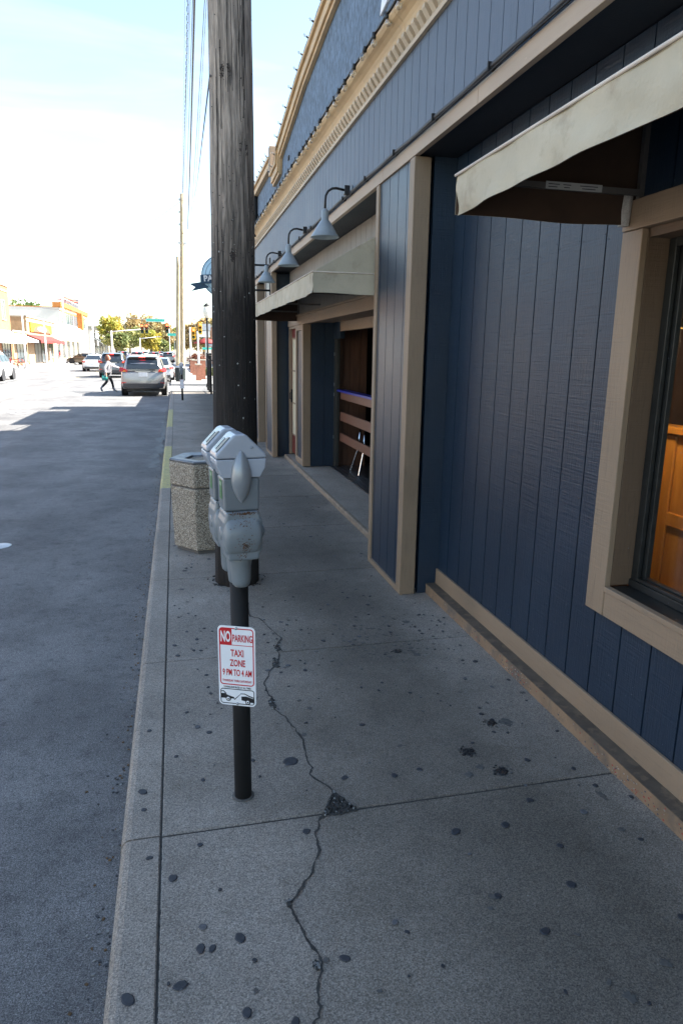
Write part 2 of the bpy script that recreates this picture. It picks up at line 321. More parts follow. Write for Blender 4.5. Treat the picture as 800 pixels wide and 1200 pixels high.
# bicycle marking on the lane: two rings, frame and chevrons
bx, by = -5.0, 22.4
def flat_ring(mb, cx, cy, r0, r1, z, n=20, sy=1):
    for k in range(n):
        a, b_ = 2 * pi * k / n, 2 * pi * (k + 1) / n
        mb.poly([(cx + r0 * cos(a), cy + sy * r0 * sin(a), z), (cx + r1 * cos(a), cy + sy * r1 * sin(a), z), (cx + r1 * cos(b_), cy + sy * r1 * sin(b_), z), (cx + r0 * cos(b_), cy + sy * r0 * sin(b_), z)])
flat_ring(r, bx - .42, by, .22, .29, -.096, sy=1.8); flat_ring(r, bx + .42, by, .22, .29, -.096, sy=1.8)
for p in [((bx - .42, by), (bx - .1, by + .75)), ((bx - .1, by + .75), (bx + .42, by)), ((bx - .42, by), (bx + .1, by)), ((bx + .1, by), (bx - .15, by + .9)), ((bx + .1, by), (bx + .3, by + .8))]: ribbon(r, [p[0], p[1]], .07, -.0955, 0)
r.box(-12.3, -.4, 36.5 - 3.9, 36.5 - 3.5, -.0985, -.0962) if False else None
r.m = 3
for x in (-6.62, -6.42): r.box(x - .05, x + .05, -10, 600, -.0985, -.096)
gr_ = random.Random(77)
for _ in range(1500):                                # grit swept against the kerb
    r.m = gr_.choice([1, 4, 4, 5]); q = gr_.uniform(.002, .009); y_ = gr_.uniform(.8, 24); r.cbox((-.272 - abs(gr_.gauss(0, .05)), y_, -.0985), (q, q * 1.3, q * .7), Matrix.Rotation(gr_.uniform(0, 3), 3, 'Z'))
struct('road', r, [asph, seal, paint_w, paint_y, pebble, leafdry])
# small steel cover near the kerb lane
mc = MB(); mc.lathe([(.0, .004), (.10, .004), (.11, .0)], (-1.74, 7.03, -.099), 20); tag(mc.build('valve_cover', mat('worn_cover', (.55, .56, .56), .5, .2)), 'small pale round valve cover set in the asphalt', 'valve cover')

GUM = []
GUM=[(-0.072, 4.786, 1, 0), (-0.161, 4.719, 1, 0), (0.545, 4.636, 1, 0), (1.015, 4.596, 1.5, 0), (0.794, 4.8, 1, 0), (0.066, 4.153, 1.6, 0), (-0.072, 4.083, 1.6, 0), (0.043, 3.985, 1.2, 0), (0.085, 3.977, 1.2, 0), (-0.054, 3.93, 1.6, 0), (0.849, 3.969, 1.6, 0), (0.575, 3.665, 1.6, 0), (0.661, 3.585, 1.4, 0), (0.453, 3.625, 1.5, 0), (0.522, 3.584, 1, 0), (0.103, 3.637, 1.2, 0), (0.106, 3.488, 1.1, 0), (0.118, 3.413, 1.1, 0), (-0.01, 3.239, 1.1, 0), (0.038, 3.085, 1.5, 0), (0.09, 3.026, 1.4, 0), (-0.167, 3.177, 1.3, 0), (-0.162, 2.99, 1.2, 0), (-0.064, 2.852, 1.1, 0), (0.436, 2.708, 3.6, 0), (0.272, 2.748, 1.1, 0), (0.56, 3.015, 1, 0), (0.567, 3.241, 1.2, 1), (0.605, 3.156, 1.6, 1), (0.446, 3.177, 1, 0), (0.529, 2.912, 1.6, 1), (0.046, 2.649, 1.2, 0), (-0.147, 2.652, 0.8, 0), (0.02, 2.25, 1.2, 0), (-0.077, 2.102, 1.8, 0), (0.079, 2.013, 0.8, 0), (0.419, 2.239, 1.7, 0), (0.016, 1.868, 1.5, 0), (0.127, 1.801, 2, 0), (0.006, 1.786, 1.8, 0), (0.041, 1.78, 1.4, 0), (-0.055, 1.672, 1.8, 0), (-0.088, 1.685, 0.7, 0), (0.124, 1.544, 1.6, 0), (0.157, 1.608, 1, 1), (0.251, 1.489, 1.5, 0), (0.375, 1.665, 1, 1), (0.645, 2.537, 1.4, 0), (0.859, 2.509, 1.5, 0), (0.98, 2.525, 1.4, 0), (0.981, 2.117, 2.2, 0), (1.186, 2.109, 1.9, 0), (0.983, 1.989, 0.8, 0), (0.996, 1.784, 1.5, 0), (0.946, 1.742, 1.1, 1), (0.977, 1.789, 1.4, 1), (0.621, 1.754, 1.2, 0), (0.646, 1.709, 0.9, 0), (0.431, 1.659, 1.6, 0), (0.711, 1.567, 0.8, 0), (0.601, 1.557, 0.5, 0), (0.504, 1.53, 0.8, 1), (1.349, 2.229, 1.3, 0), (0.532, 2.0, 0.5, 0), (1.656, 2.39, 1.2, 0), (1.358, 2.23, 1.5, 0), (1.681, 2.26, 1.4, 0), (1.532, 2.112, 1.7, 0), (1.783, 2.157, 1.2, 0), (1.334, 1.958, 1.4, 0), (1.269, 1.776, 2, 0), (1.655, 1.924, 1.1, 0), (1.078, 1.615, 1.7, 0), (1.172, 1.583, 1, 1), (1.548, 1.57, 1.6, 0), (1.377, 1.434, 1.8, 1), (1.168, 1.41, 1.1, 1), (1.026, 1.41, 0.8, 0), (1.197, 1.351, 2, 1), (1.668, 2.191, 2.5, 1), (1.62, 1.987, 1.5, 1), (1.681, 3.493, 1.5, 0), (1.529, 3.298, 1.1, 0), (1.637, 3.176, 1.2, 0), (1.766, 3.234, 1.2, 0), (1.47, 2.974, 1, 0), (1.454, 2.915, 1.4, 0), (1.462, 2.822, 2.6, 2), (1.244, 2.61, 3.4, 2), (1.331, 2.438, 3.4, 2), (1.298, 2.674, 0.9, 0), (1.485, 2.493, 1.5, 0), (0.926, 3.315, 1, 0), (1.054, 3.347, 1, 0), (0.83, 2.94, 1.5, 0), (0.955, 2.726, 1.2, 1), (0.857, 2.508, 1.7, 0), (0.981, 2.527, 1.4, 0), (0.644, 2.538, 1.6, 0), (1.771, 3.079, 1.6, 1), (1.542, 2.817, 3.5, 1), (1.254, 2.491, 2, 1), (1.182, 2.444, 2, 1), (1.104, 4.166, 1.2, 0), (1.331, 4.12, 1.5, 0), (1.312, 4.015, 1.3, 0), (1.093, 3.989, 1.4, 0), (1.012, 3.922, 1.2, 0), (1.47, 4.169, 2.4, 1), (1.601, 4.273, 1.4, 0), (1.692, 4.238, 0.6, 0), (1.7, 4.152, 1, 0), (1.755, 4.187, 0.9, 0), (1.656, 4.067, 0.9, 0), (1.714, 4.075, 0.8, 0), (1.659, 3.965, 1, 0), (1.508, 4.003, 1.2, 0), (1.51, 3.953, 1.2, 0), (1.59, 3.695, 0.9, 0), (1.503, 3.702, 0.9, 0), (1.265, 3.724, 2.4, 2), (1.197, 3.656, 1.4, 1), (1.371, 3.659, 2.2, 1), (1.681, 3.494, 1.8, 0), (1.529, 3.298, 1.4, 0), (1.364, 4.704, 1.1, 0), (1.32, 4.723, 0.8, 0), (1.191, 4.708, 1.2, 0), (1.18, 4.821, 1.2, 0), (1.3, 4.534, 1.4, 0), (1.501, 4.074, 1.2, 0), (-0.18, 3.183, 2, 0), (-0.16, 2.991, 1.2, 0), (-0.182, 3.09, 0.9, 0), (-0.226, 3.961, 1.3, 0), (0.036, 3.087, 1.5, 0), (-0.213, 2.027, 3, 0), (-0.189, 1.701, 1.9, 0), (-0.055, 1.671, 2, 0), (-0.156, 2.268, 1.1, 0)]
YJ = [2.33 + 1.53 * k for k in range(-7, 20)]          # joints across the walk
def slab(mb, x0, x1, y0, y1, z0, z1, c=.006):
    mb.loft([[(x0, y0, z0), (x1, y0, z0), (x1, y1, z0), (x0, y1, z0)], [(x0, y0, z1 - c), (x1, y0, z1 - c), (x1, y1, z1 - c), (x0, y1, z1 - c)],
             [(x0 + c, y0 + c, z1), (x1 - c, y0 + c, z1), (x1 - c, y1 - c, z1), (x0 + c, y1 - c, z1)]])
w = MB()
for a, b_ in zip(YJ[:-1], YJ[1:]):
    if a > 32.5: continue
    b_ = min(b_, 32.8); w.m = 0
    dz = random.uniform(-.0012, .0012)
    slab(w, -.117, 1.86, a + .004, b_ - .004, -.1, dz, .005)
w.m = 1; w.box(-.125, 1.9, -8.4, 32.8, -.12, -.006)
rg = random.Random(11)
def blob(mb, x, y, rad, kind):
    n = 20; rr_s = 1.; ph = rg.uniform(0, 6.28); ax = rg.uniform(.75, 1.25) if rad < .03 else rg.uniform(.9, 1.15); an = rg.uniform(0, pi); jg = .27 if kind == 0 else (.42 if kind == 1 else .25)
    pts = []
    for k in range(n):
        t = 2 * pi * k / n; rr_s = rr_s * .6 + .4 * (1 + rg.uniform(-jg, jg) * 1.7); rr = rad * (rr_s * (1 - k / n) + (k / n) * 1.0 if kind == 0 else 1 + rg.uniform(-jg, jg)); px, py = rr * cos(t) * ax, rr * sin(t) / ax
        pts.append((x + px * cos(an) - py * sin(an), y + px * sin(an) + py * cos(an)))
    dz = rg.uniform(0, .0012); zt = {0: .0030, 1: .0018, 2: .004}[kind] + dz
    o = len(mb.v); base = .0014 + dz
    mb._add([(p[0], p[1], base - .0006) for p in pts] + [(x + (p[0] - x) * .8, y + (p[1] - y) * .8, zt) for p in pts] + [(x, y, zt)],
            [(k, (k + 1) % n, n + (k + 1) % n, n + k) for k in range(n)] + [(n + k, n + (k + 1) % n, 2 * n) for k in range(n)])
for x, y, s, k in [g_ for g_ in GUM if g_[0] > -.10]:
    w.m = {0: 2, 1: 3, 2: 4}[k]; w.m = 6 if k == 0 and rg.random() < .22 else w.m; blob(w, x, y, .0092 * s, k)
    if k == 2:
        for _ in range(14): 
            a = rg.uniform(0, 6.28); d = .0092 * s * rg.uniform(.9, 1.7); w.m = 4 if rg.random() < .6 else 3; blob(w, x + d * cos(a), y + d * sin(a), .0092 * rg.uniform(.25, .8), 0)
for _ in range(470):
    y = rg.uniform(4.2, 31) if rg.random() < .9 else rg.uniform(-3, 4.2); x = rg.uniform(-.08, 1.78)
    w.m = rg.choice([2, 2, 6, 6, 3]); blob(w, x, y, .0092 * rg.choice([.3, .4, .5, .7, .9, 1.1, 1.5, 2.]), 0 if w.m == 2 else 1)
for _ in range(260):
    w.m = rg.choice([2, 2, 6]); blob(w, rg.uniform(.0, 1.75), rg.uniform(2.6, 9), .0092 * rg.choice([.3, .4, .5, .6, .8, 1.]), 0)
for _ in range(160):      # scuffed grime near the doorway post
    x = rg.gauss(1.25, .22); y = rg.gauss(3.85, .28)
    if x < 1.78: w.m = 3; blob(w, x, y, .0092 * rg.choice([.3, .4, .5, .9, 1.2]), 1)
for _ in range(500):      # tiny grit
    w.m = 5; x = rg.uniform(-.1, 1.8); y = rg.uniform(1, 6); q = rg.uniform(.0012, .003); w.cbox((x, y, .001 + q / 3), (q * 1.4, q, q * .8), Matrix.Rotation(rg.uniform(0, 3), 3, 'Z'))
# the long crack, filled with dirt, and the broken corner full of gravel
CRACK = []; HOLE = []
CRACK=[(0.454, 4.74), (0.438, 4.473), (0.494, 4.423), (0.537, 4.254), (0.596, 4.065), (0.556, 3.945), (0.548, 3.841), (0.498, 3.687), (0.449, 3.575), (0.41, 3.481), (0.409, 3.384), (0.431, 3.313), (0.425, 3.189), (0.47, 3.096), (0.503, 2.976), (0.518, 2.836), (0.514, 2.719), (0.524, 2.636), (0.503, 2.58), (0.574, 2.456), (0.539, 2.363), (0.487, 2.301), (0.45, 2.206), (0.45, 2.128), (0.384, 2.001), (0.316, 1.918), (0.305, 1.875), (0.322, 1.794), (0.344, 1.713), (0.355, 1.642), (0.334, 1.591), (0.328, 1.518), (0.298, 1.475), (0.288, 1.45)]
HOLE=[(0.575, 2.456), (0.6, 2.413), (0.649, 2.314), (0.574, 2.304), (0.502, 2.311), (0.535, 2.366)]
w.m = 1
pts = []
for a, b_ in zip(CRACK[:-1], CRACK[1:]):
    seg = jag_line(a, b_, 5, .005, rg); pts += seg[:-1]
ribbon(w, pts, .0078, .0022, .9, rg)
for x, y, rr in ((.553, 3.927, .028), (.512, 3.74, .026), (.505, 3.69, .02), (.425, 3.22, .018), (.42, 3.26, .015), (.34, 1.65, .009), (.30, 1.9, .007)):
    for _ in range(5): w.m = 1; blob(w, x + rg.uniform(-.5, .5) * rr, y + rg.uniform(-1, 1) * rr * 1.6, rr * rg.uniform(.35, .7), 2)
    for _ in range(16): w.m = rg.choice([1, 5, 4]); q = rg.uniform(.003, .008); w.cbox((x + rg.gauss(0, .5) * rr, y + rg.gauss(0, 1) * rr, .004), (q, q * 1.3, q * .7), Matrix.Rotation(rg.uniform(0, 3), 3, 'Z'))
w.m = 1
hp = []
for a, b_ in zip(HOLE, HOLE[1:] + HOLE[:1]): hp += jag_line(a, b_, 6, .004, rg)[:-1]
w.poly([(x, y, .0026) for x, y in hp])
hc = (sum(p[0] for p in HOLE) / 6, sum(p[1] for p in HOLE) / 6)
for _ in range(260):
    a, b_, c_ = rg.choice([(HOLE[0], HOLE[2], HOLE[4]), (HOLE[0], HOLE[4], HOLE[5])]); u, v = sorted((rg.random(), rg.random())); 
    x = a[0] * u + b_[0] * (v - u) + c_[0] * (1 - v); y = a[1] * u + b_[1] * (v - u) + c_[1] * (1 - v)
    w.m = rg.choice([1, 1, 1, 4, 5]); q = rg.uniform(.002, .008); w.cbox((x, y, .003 + q * .3), (q, q * rg.uniform(.7, 1.4), q), Matrix.Rotation(rg.uniform(0, 3), 3, 'Z') @ Matrix.Rotation(rg.uniform(0, 1), 3, 'X'))
# weeds and dirt along the joint between walk and kerb
for y in [1.2 + .011 * k for k in range(900)]:
    if rg.random() < .5: w.m = 1; q = rg.uniform(.002, .006); w.cbox((-.117 + rg.uniform(-.004, .004), y, -.006), (q, q * 2, q))
struct('sidewalk', w, [conc, jdirt, gum, grime, tar, pebble, gum_f])
# kerb: rounded stones with two lengths painted yellow
k = MB()
for a, b_ in zip(YJ[:-1], YJ[1:]):
    if a > 32.5: continue
    cuts = [a + .004, b_ - .004]
    for c in (9.26, 13.48, 17.06, 22.11):
        if a + .02 < c < b_ - .02: cuts.append(c)
    cuts.sort()
    for c0, c1 in zip(cuts[:-1], cuts[1:]):
        mid = (c0 + c1) / 2; k.m = 1 if (9.26 < mid < 13.48 or 17.06 < mid < 22.11) else 0
        dx = random.uniform(-.003, .003)
        prof = [(-.124, -.2), (-.124, -.004), (-.128, 0), (-.23 + dx, 0), (-.249 + dx, -.006), (-.262 + dx, -.022), (-.268 + dx, -.05), (-.27 + dx, -.2)]
        k.smooth = False
        k.loft([[(x, y, z) for x, z in prof] for y in [c0 + (c1 - c0) * i / 6 for i in range(7)]])
for x, y, s in ((-.2, 2.62, 2.), (-.19, 2.5, 1.2), (-.19, 3.1, 1.3), (-.2, 1.66, 2.2), (-.17, 1.42, 1.8), (-.16, 2.22, 1.2)):
    k.m = 2; blob(k, x, y, .0092 * s, 0)
struct('kerb', k, [conc_k, yellow_p, gum])
# entrance pan of broken concrete across the side street, then the next block of walk and its kerb
f = MB(); 
for i in range(30): slab(f, -.10, 5.2, 40.0 + i * 2.0, 42.0 + i * 2.0 - .01, -.12, .0)
f.box(-.27, -.10, 40.0, 100, -.13, .001); f.box(-.27, 5.2, 39.6, 39.99, -.13, .0005)
slab(f, 1.87, 6, 32.85, 33.35, -.13, 0); f.box(-.27, 1.86, 32.84, 33.4, -.13, -.02)
struct('far_sidewalk', f, conc_far)
f = MB()
for i in range(150): slab(f, -16.6, -12.66, -12 + i * 2.0, -12 + i * 2.0 + 1.99, -.13, .0)
f.box(-12.65, -12.5, -12, 300, -.13, .001)
struct('sidewalk_across_street', f, conc_far)
# ================================================================ blue boarded building on the right
XF = 1.60                                     # front plane
bar = thing('boarded_building', 'dark blue boarded single-storey bar building with tan trim along the sidewalk', 'building', (1.7, 4.0, 0))
def bpart(mb, name, mats, parent=None, **k): return mb.build(name, mats, parent=parent or bar, world=True, **k)
def boards_x(mb, x, y0, y1, z0, z1, pitch=.203, ph=2.9, gap=.009, t=.012, back=.02):
    """vertical boards on a plane facing -X"""
    import math as _m
    k = _m.floor((y0 - ph) / pitch); e = []
    while ph + k * pitch < y1:
        a = max(y0, ph + k * pitch + gap / 2); b_ = min(y1, ph + (k + 1) * pitch - gap / 2)
        if b_ - a > .004: e.append((a, b_))
        k += 1
    for a, b_ in e: mb.box(x, x + t, a, b_, z0, z1)
    mb.box(x + t - .0015, x + t + back, y0, y1, z0, z1)
def boards_y(mb, y, x0, x1, z0, z1, pitch=.203, ph=0., gap=.009, t=.012, back=.02):
    import math as _m
    k = _m.floor((x0 - ph) / pitch)
    while ph + k * pitch < x1:
        a = max(x0, ph + k * pitch + gap / 2); b_ = min(x1, ph + (k + 1) * pitch - gap / 2)
        if b_ - a > .004: mb.box(a, b_, y, y + t, z0, z1)
        k += 1
    mb.box(x0, x1, y + t - .0015, y + t + back, z0, z1)
# lower wall with the window hole
m = MB(); boards_x(m, 1.90, 2.73, 4.70, .075, 3.08); boards_x(m, 1.90, .30, 2.73, .075, .64); boards_x(m, 1.90, .30, 2.73, 2.42, 3.08); boards_x(m, 1.90, -6, .30, .075, 3.08)
boards_y(m, 4.705, 1.74, 1.905, 0.0, 3.08, ph=1.73)
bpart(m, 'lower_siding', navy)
m = MB(); nr = random.Random(41)
for k_ in range(-8, 9):                                # nail rows, a few popped and rusted
    for z_ in (.32, .72, 1.12, 1.52, 1.92, 2.32, 2.72):
        for e_ in (.018, .185):
            y_ = 2.9 + .203 * k_ + e_ + nr.gauss(0, .003)
            if (y_ < 2.74 and .62 < z_ < 2.43) or y_ > 4.68: continue
            m.m = 1 if nr.random() < .12 else 0; m.lathe([(0, 0), (.0035, 0), (.003, .0012), (0, .0014)], (1.8995, y_, z_ + nr.gauss(0, .012)), 7, Matrix.Rotation(radians(-90), 3, 'Y'))
o_ = bpart(m, 'nail_heads', [navy, mat('nail_rust', (.09, .05, .03), .8)]); o_['kind'] = 'stuff'
m = MB()
for _ in range(150): m.cbox((1.8995, nr.uniform(1.6, 4.65), nr.choice([nr.uniform(.2, 2.2), abs(nr.gauss(0, .25)) + .2])), (.001, nr.uniform(.001, .003), nr.uniform(.001, .006)), Matrix.Rotation(nr.uniform(0, 3), 3, 'X'))
o_ = bpart(m, 'paint_scuffs', mat('pale_scuff', (.16, .19, .23), .8)); o_['kind'] = 'stuff'
m = MB(); m.box(1.882, 1.899, -6, 4.70, .075, .192); bpart(m, 'base_board', tan_h, bevel=.003)
ledge_m = mat('painted_ledge', (.25, .165, .10), .8, .2, 6, .5, 50, dirt=((.10, .09, .08), 5, .50, .75))
m = MB(); m.box(1.808, 1.899, -6, 4.74, -.05, .072); m.m = 1
for _ in range(190):                                  # chipped paint along the face
    y = rg.choice([rg.uniform(1.9, 4.7), rg.gauss(2.2, .14), rg.gauss(3.2, .1)]); z = rg.uniform(.004, .065); q = rg.uniform(.002, .006); m.m = rg.choice([1, 2, 3]); m.cbox((1.8076, y, z), (.0012, q * 1.6, q))
bpart(m, 'base_ledge', [ledge_m, mat('old_red_paint', (.30, .03, .025), .7), mat('old_navy_paint', (.03, .04, .07), .7), conc_k])
m = MB(); m.box(1.806, 1.9, -6, 4.735, .073, .076); bpart(m, 'ledge_top', mat('dusty_ledge_top', (.105, .080, .058), .85, .3, 9, .4, 60, dirt=((.20, .14, .09), 14, .52, .7)))
# soffit, fascia
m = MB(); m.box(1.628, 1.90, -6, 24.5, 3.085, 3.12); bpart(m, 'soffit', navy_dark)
m = MB(); 
for a, b_ in ((-6, -1.2), (-1.195, 1.25), (1.255, 3.7), (3.705, 5.42), (5.425, 8.3), (8.305, 11.7), (11.705, 24.5)): m.box(1.590, 1.627, a, b_, 3.072, 3.165)
bpart(m, 'fascia_board', wood_paint('fascia_paint', (.40, .305, .225), .6, .5, 'Y'), bevel=.003)
# upper boards, dentils and cornice
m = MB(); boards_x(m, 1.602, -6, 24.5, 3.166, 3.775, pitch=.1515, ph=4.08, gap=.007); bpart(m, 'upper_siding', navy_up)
corn_m = mat('cornice_paint', (.50, .345, .19), .6, .14, 3, .15, 30, dirt=((.30, .24, .17), 7, .6, .6))
m = MB(); m.box(1.575, 1.60, -6, 24.5, 3.745, 3.776); m.box(1.573, 1.60, -6, 24.5, 3.852, 3.868)
for i in range(int(30.4 / .10)): 
    y = -5.95 + i * .10; m.prism([(1.60, y, 3.777), (1.575, y, 3.777), (1.538, y, 3.83), (1.538, y, 3.851), (1.60, y, 3.851)], (0, .054, 0))
m.box(1.585, 1.60, -6, 24.5, 3.7765, 3.8515); bpart(m, 'dentil_band', wood_paint('dentil_paint', (.47, .37, .26), .6, .4, 'Y'))
m = MB()
cove = [(1.60, 3.869), (1.572, 3.869), (1.566, 3.885), (1.560, 3.905), (1.545, 3.93), (1.522, 3.95), (1.498, 3.965), (1.482, 3.985), (1.480, 4.005), (1.488, 4.012), (1.60, 4.03)]
cuts = [-6, -2.4, 1.3, 4.9, 8.6, 12.3, 16.0, 20, 24.5]
for a, b_ in zip(cuts[:-1], cuts[1:]): m.prism([(x, a + .0015, z) for x, z in cove], (0, b_ - a - .003, 0))
bpart(m, 'cornice', corn_m, bevel=.002)
m = MB(); m.box(1.478, 1.60, -6, 24.5, 4.031, 4.038); bpart(m, 'cornice_flashing', mat('dark_flashing', (.05, .04, .035), .6))
# rough parapet with a raised, curved gable
def gable_z(y):
    pts = [(-2.6, 4.45), (-2.2, 4.72), (-.6, 5.02), (1, 5.18), (3.6, 5.25), (5.6, 5.2), (7.39, 5.10), (8.7, 4.97), (10.66, 4.66), (10.72, 4.43), (11.35, 4.40)]
    for (a, za), (b_, zb) in zip(pts[:-1], pts[1:]):
        if a <= y <= b_: return za + (zb - za) * (y - a) / (b_ - a)
    return 4.75
rough = mat('rough_shingle_paint', (.095, .14, .205), .75, .5, 16, 1., 26, stretch=(1, 1.4, .8), dirt=((.03, .042, .06), 20, .57, .8))  # dark mottling in the colour stands in for shading of the coarse relief
m = MB()
outl = [(-6, 4.72), (-2.9, 4.72), (-2.9, 4.42), (-2.6, 4.45), (-2.2, 4.70), (-.6, 5.0), (1, 5.16), (3.6, 5.23), (5.6, 5.18), (7.39, 5.08), (8.7, 4.95), (10.6, 4.64), (10.66, 4.42), (11.4, 4.40), (11.4, 4.70), (17.2, 4.72), (17.2, 4.46), (18.5, 4.46), (18.5, 4.80), (22.6, 4.82), (22.6, 4.2), (23.3, 4.2), (23.3, 4.8), (24.5, 4.8)]
m.prism([(1.605, y, z) for y, z in outl] + [(1.605, 24.5, 4.035), (1.605, -6, 4.035)], (.16, 0, 0)); bpart(m, 'parapet', rough)
def strip(mb, line, x0, x1, h0, h1):
    """moulding that follows a line of (y, z)"""
    n = len(line); up = [(x0, y, z + h1) for y, z in line] + [(x0, y, z + h0) for y, z in line[::-1]]
    for i in range(n - 1):
        (ya, za), (yb, zb) = line[i], line[i + 1]
        mb.loft([[(x0, ya, za + h0), (x1, ya, za + h0), (x1, ya, za + h1), (x0, ya, za + h1)], [(x0, yb, zb + h0), (x1, yb, zb + h0), (x1, yb, zb + h1), (x0, yb, zb + h1)]])
gl = [(-2.6, 4.45), (-2.2, 4.70), (-.6, 5.0), (1, 5.16), (3.6, 5.23), (5.6, 5.18), (7.39, 5.08), (8.7, 4.95), (10.56, 4.64), (10.66, 4.45), (11.3, 4.42)]
for a, b_, nm in ((0, 9, 'gable_moulding'), ):
    m = MB(); strip(m, gl, 1.53, 1.604, -.115, -.02); strip(m, gl, 1.555, 1.604, -.155, -.1155); strip(m, gl, 1.50, 1.77, -.0195, .022)
    bpart(m, nm, corn_m, bevel=.006)
for a, b_ in (((11.42, 4.70), (17.18, 4.72)), ((18.5, 4.80), (22.6, 4.82)), ((-6, 4.72), (-2.9, 4.72))):
    m = MB(); strip(m, [a, b_], 1.53, 1.604, -.115, -.02); strip(m, [a, b_], 1.50, 1.77, -.0195, .022); bpart(m, 'parapet_moulding', corn_m, bevel=.006)
m = MB(); m.box(1.52, 1.77, 11.36, 11.50, 4.46, 4.86); bpart(m, 'parapet_post', tan, bevel=.01)
m = MB(); m.tube([(1.555, 13.66, 3.9), (1.555, 13.66, 4.74)], .045, 10); m.tube([(1.555, 13.66, 4.25), (1.555, 13.66, 4.29)], .052, 10); bpart(m, 'drain_pipe', black)
m = MB(); m.box(1.59, 1.604, 9.95, 10.03, 4.33, 4.38); bpart(m, 'junction_box', black)
# white raised letter stroke over the cornice
m = MB(); m.prism([(1.585, 5.60, 4.25), (1.585, 5.43, 4.27), (1.585, 5.0, 4.74), (1.585, 5.35, 4.78)], (.02, 0, 0)); bpart(m, 'painted_sign_shape', mat('sign_white', (.75, .76, .78), .5), bevel=.002)
# shell: roof, rear and end walls
m = MB(); m.box(1.77, 8, -6, 24.5, 3.5, 3.6); m.box(7.9, 8, -6, 24.5, 0, 3.5); m.box(1.93, 8, -6, -5.9, 0, 3.5); m.box(1.77, 8, 24.4, 24.5, 0, 3.5); m.box(1.62, 1.77, 24.38, 24.5, 0, 4.03)
m.box(1.64, 1.77, -6, 24.4, 3.13, 4.03); bpart(m, 'rear_shell', navy)
m = MB(); m.box(1.95, 7.9, -5.9, 24.4, -.05, .02); bpart(m, 'interior_floor', darkwood)
# boarded piers: (y near, y far)
def pier(y0, y1, side=.12, xr=1.92, front_t=.10):
    e = bpy.data.objects.new('pier', None); COL.objects.link(e); e.parent = bar; e.location = Vector((XF, y0, 0)) - Vector(bar.location)
    a = MB(); a.box(1.592, 1.592 + side, y0, y0 + front_t, .0, 3.071); a.build('corner_post', tan, e, bevel=.006, world=True, seg=3)
    a = MB(); a.box(1.592, 1.592 + side, y1 - .075, y1, .0, 3.071); a.build('corner_post', tan, e, bevel=.006, world=True, seg=3)
    a = MB(); a.box(1.594, 1.64, y0 + front_t + .001, y1 - .076, 0, .045); a.build('toe_board', tan_h, e, world=True)
    a = MB(); boards_x(a, 1.606, y0 + front_t + .001, y1 - .076, .046, 3.07, pitch=.203, ph=y0 - .02); a.box(1.64, xr, y0 + .13, y1 - .13, 0, 3.07); a.build('boards', navy, e, world=True)
    return e
pier(4.69, 5.60); pier(11.79, 12.72, .085); pier(13.9, 14.9, .14); pier(18.3, 19.2); pier(22.0, 22.9)
for yy, xx in ((11.93, 1.68), (14.03, 1.75)): m = MB(); boards_y(m, yy, xx, 1.94, .0, 3.07, ph=1.73); bpart(m, 'pier_side_boards', navy)
# recesses further along
m = MB(); boards_x(m, 1.90, 12.72, 13.9, .0, 3.08); boards_x(m, 1.90, 14.9, 18.3, .0, 3.08); boards_x(m, 1.90, 19.2, 22, .0, 3.08); boards_x(m, 1.90, 22.9, 24.4, .0, 3.08); bpart(m, 'far_siding', navy)
m = MB(); m.box(1.87, 1.899, 15.2, 15.32, 0, 2.4); m.box(1.87, 1.899, 16.3, 16.42, 0, 2.4); m.box(1.87, 1.899, 15.2, 16.42, 2.401, 2.52); bpart(m, 'far_door_frame', tan)
# ---- open-fronted bay between the first two piers
m = MB(); boards_x(m, 1.90, 5.60, 11.79, 2.36, 3.08, pitch=.203, ph=5.6); bpart(m, 'grey_siding', greysid)
m = MB(); m.box(1.865, 1.95, 5.60, 11.79, 2.205, 2.335); m.box(1.85, 1.90, 5.60, 11.79, 2.336, 2.36); bpart(m, 'header_beam', tan_h, bevel=.004)
m = MB(); m.box(1.951, 2.33, 5.60, 11.79, 2.235, 2.26); bpart(m, 'bay_soffit', tan_h)
m = MB(); m.box(2.331, 2.40, 5.60, 9.93, 2.10, 2.234); bpart(m, 'inner_header', tan_h, bevel=.004)
m = MB(); m.box(2.34, 2.42, 5.6, 11.79, 2.261, 3.4); m.box(2.335, 2.40, 9.931, 10.35, 2.0, 2.234); bpart(m, 'inner_wall', navy)
# second post with a narrow inset blue board, and the blue return behind it
m = MB(); m.box(1.862, 1.985, 10.36, 10.455, .065, 2.204); m.box(1.862, 1.985, 10.93, 11.02, .065, 2.204); m.box(1.864, 1.92, 10.456, 10.929, .065, .16); m.box(1.864, 1.92, 10.456, 10.929, 2.12, 2.2035); bpart(m, 'inset_post', tan, bevel=.005)
m = MB(); m.box(1.885, 1.985, 10.457, 10.928, .161, 2.119); m.box(1.886, 2.3, 10.50, 10.90, .06, 2.2); boards_y(m, 10.37, 1.986, 2.40, .065, 2.234, ph=1.99); bpart(m, 'post_boards', navy)
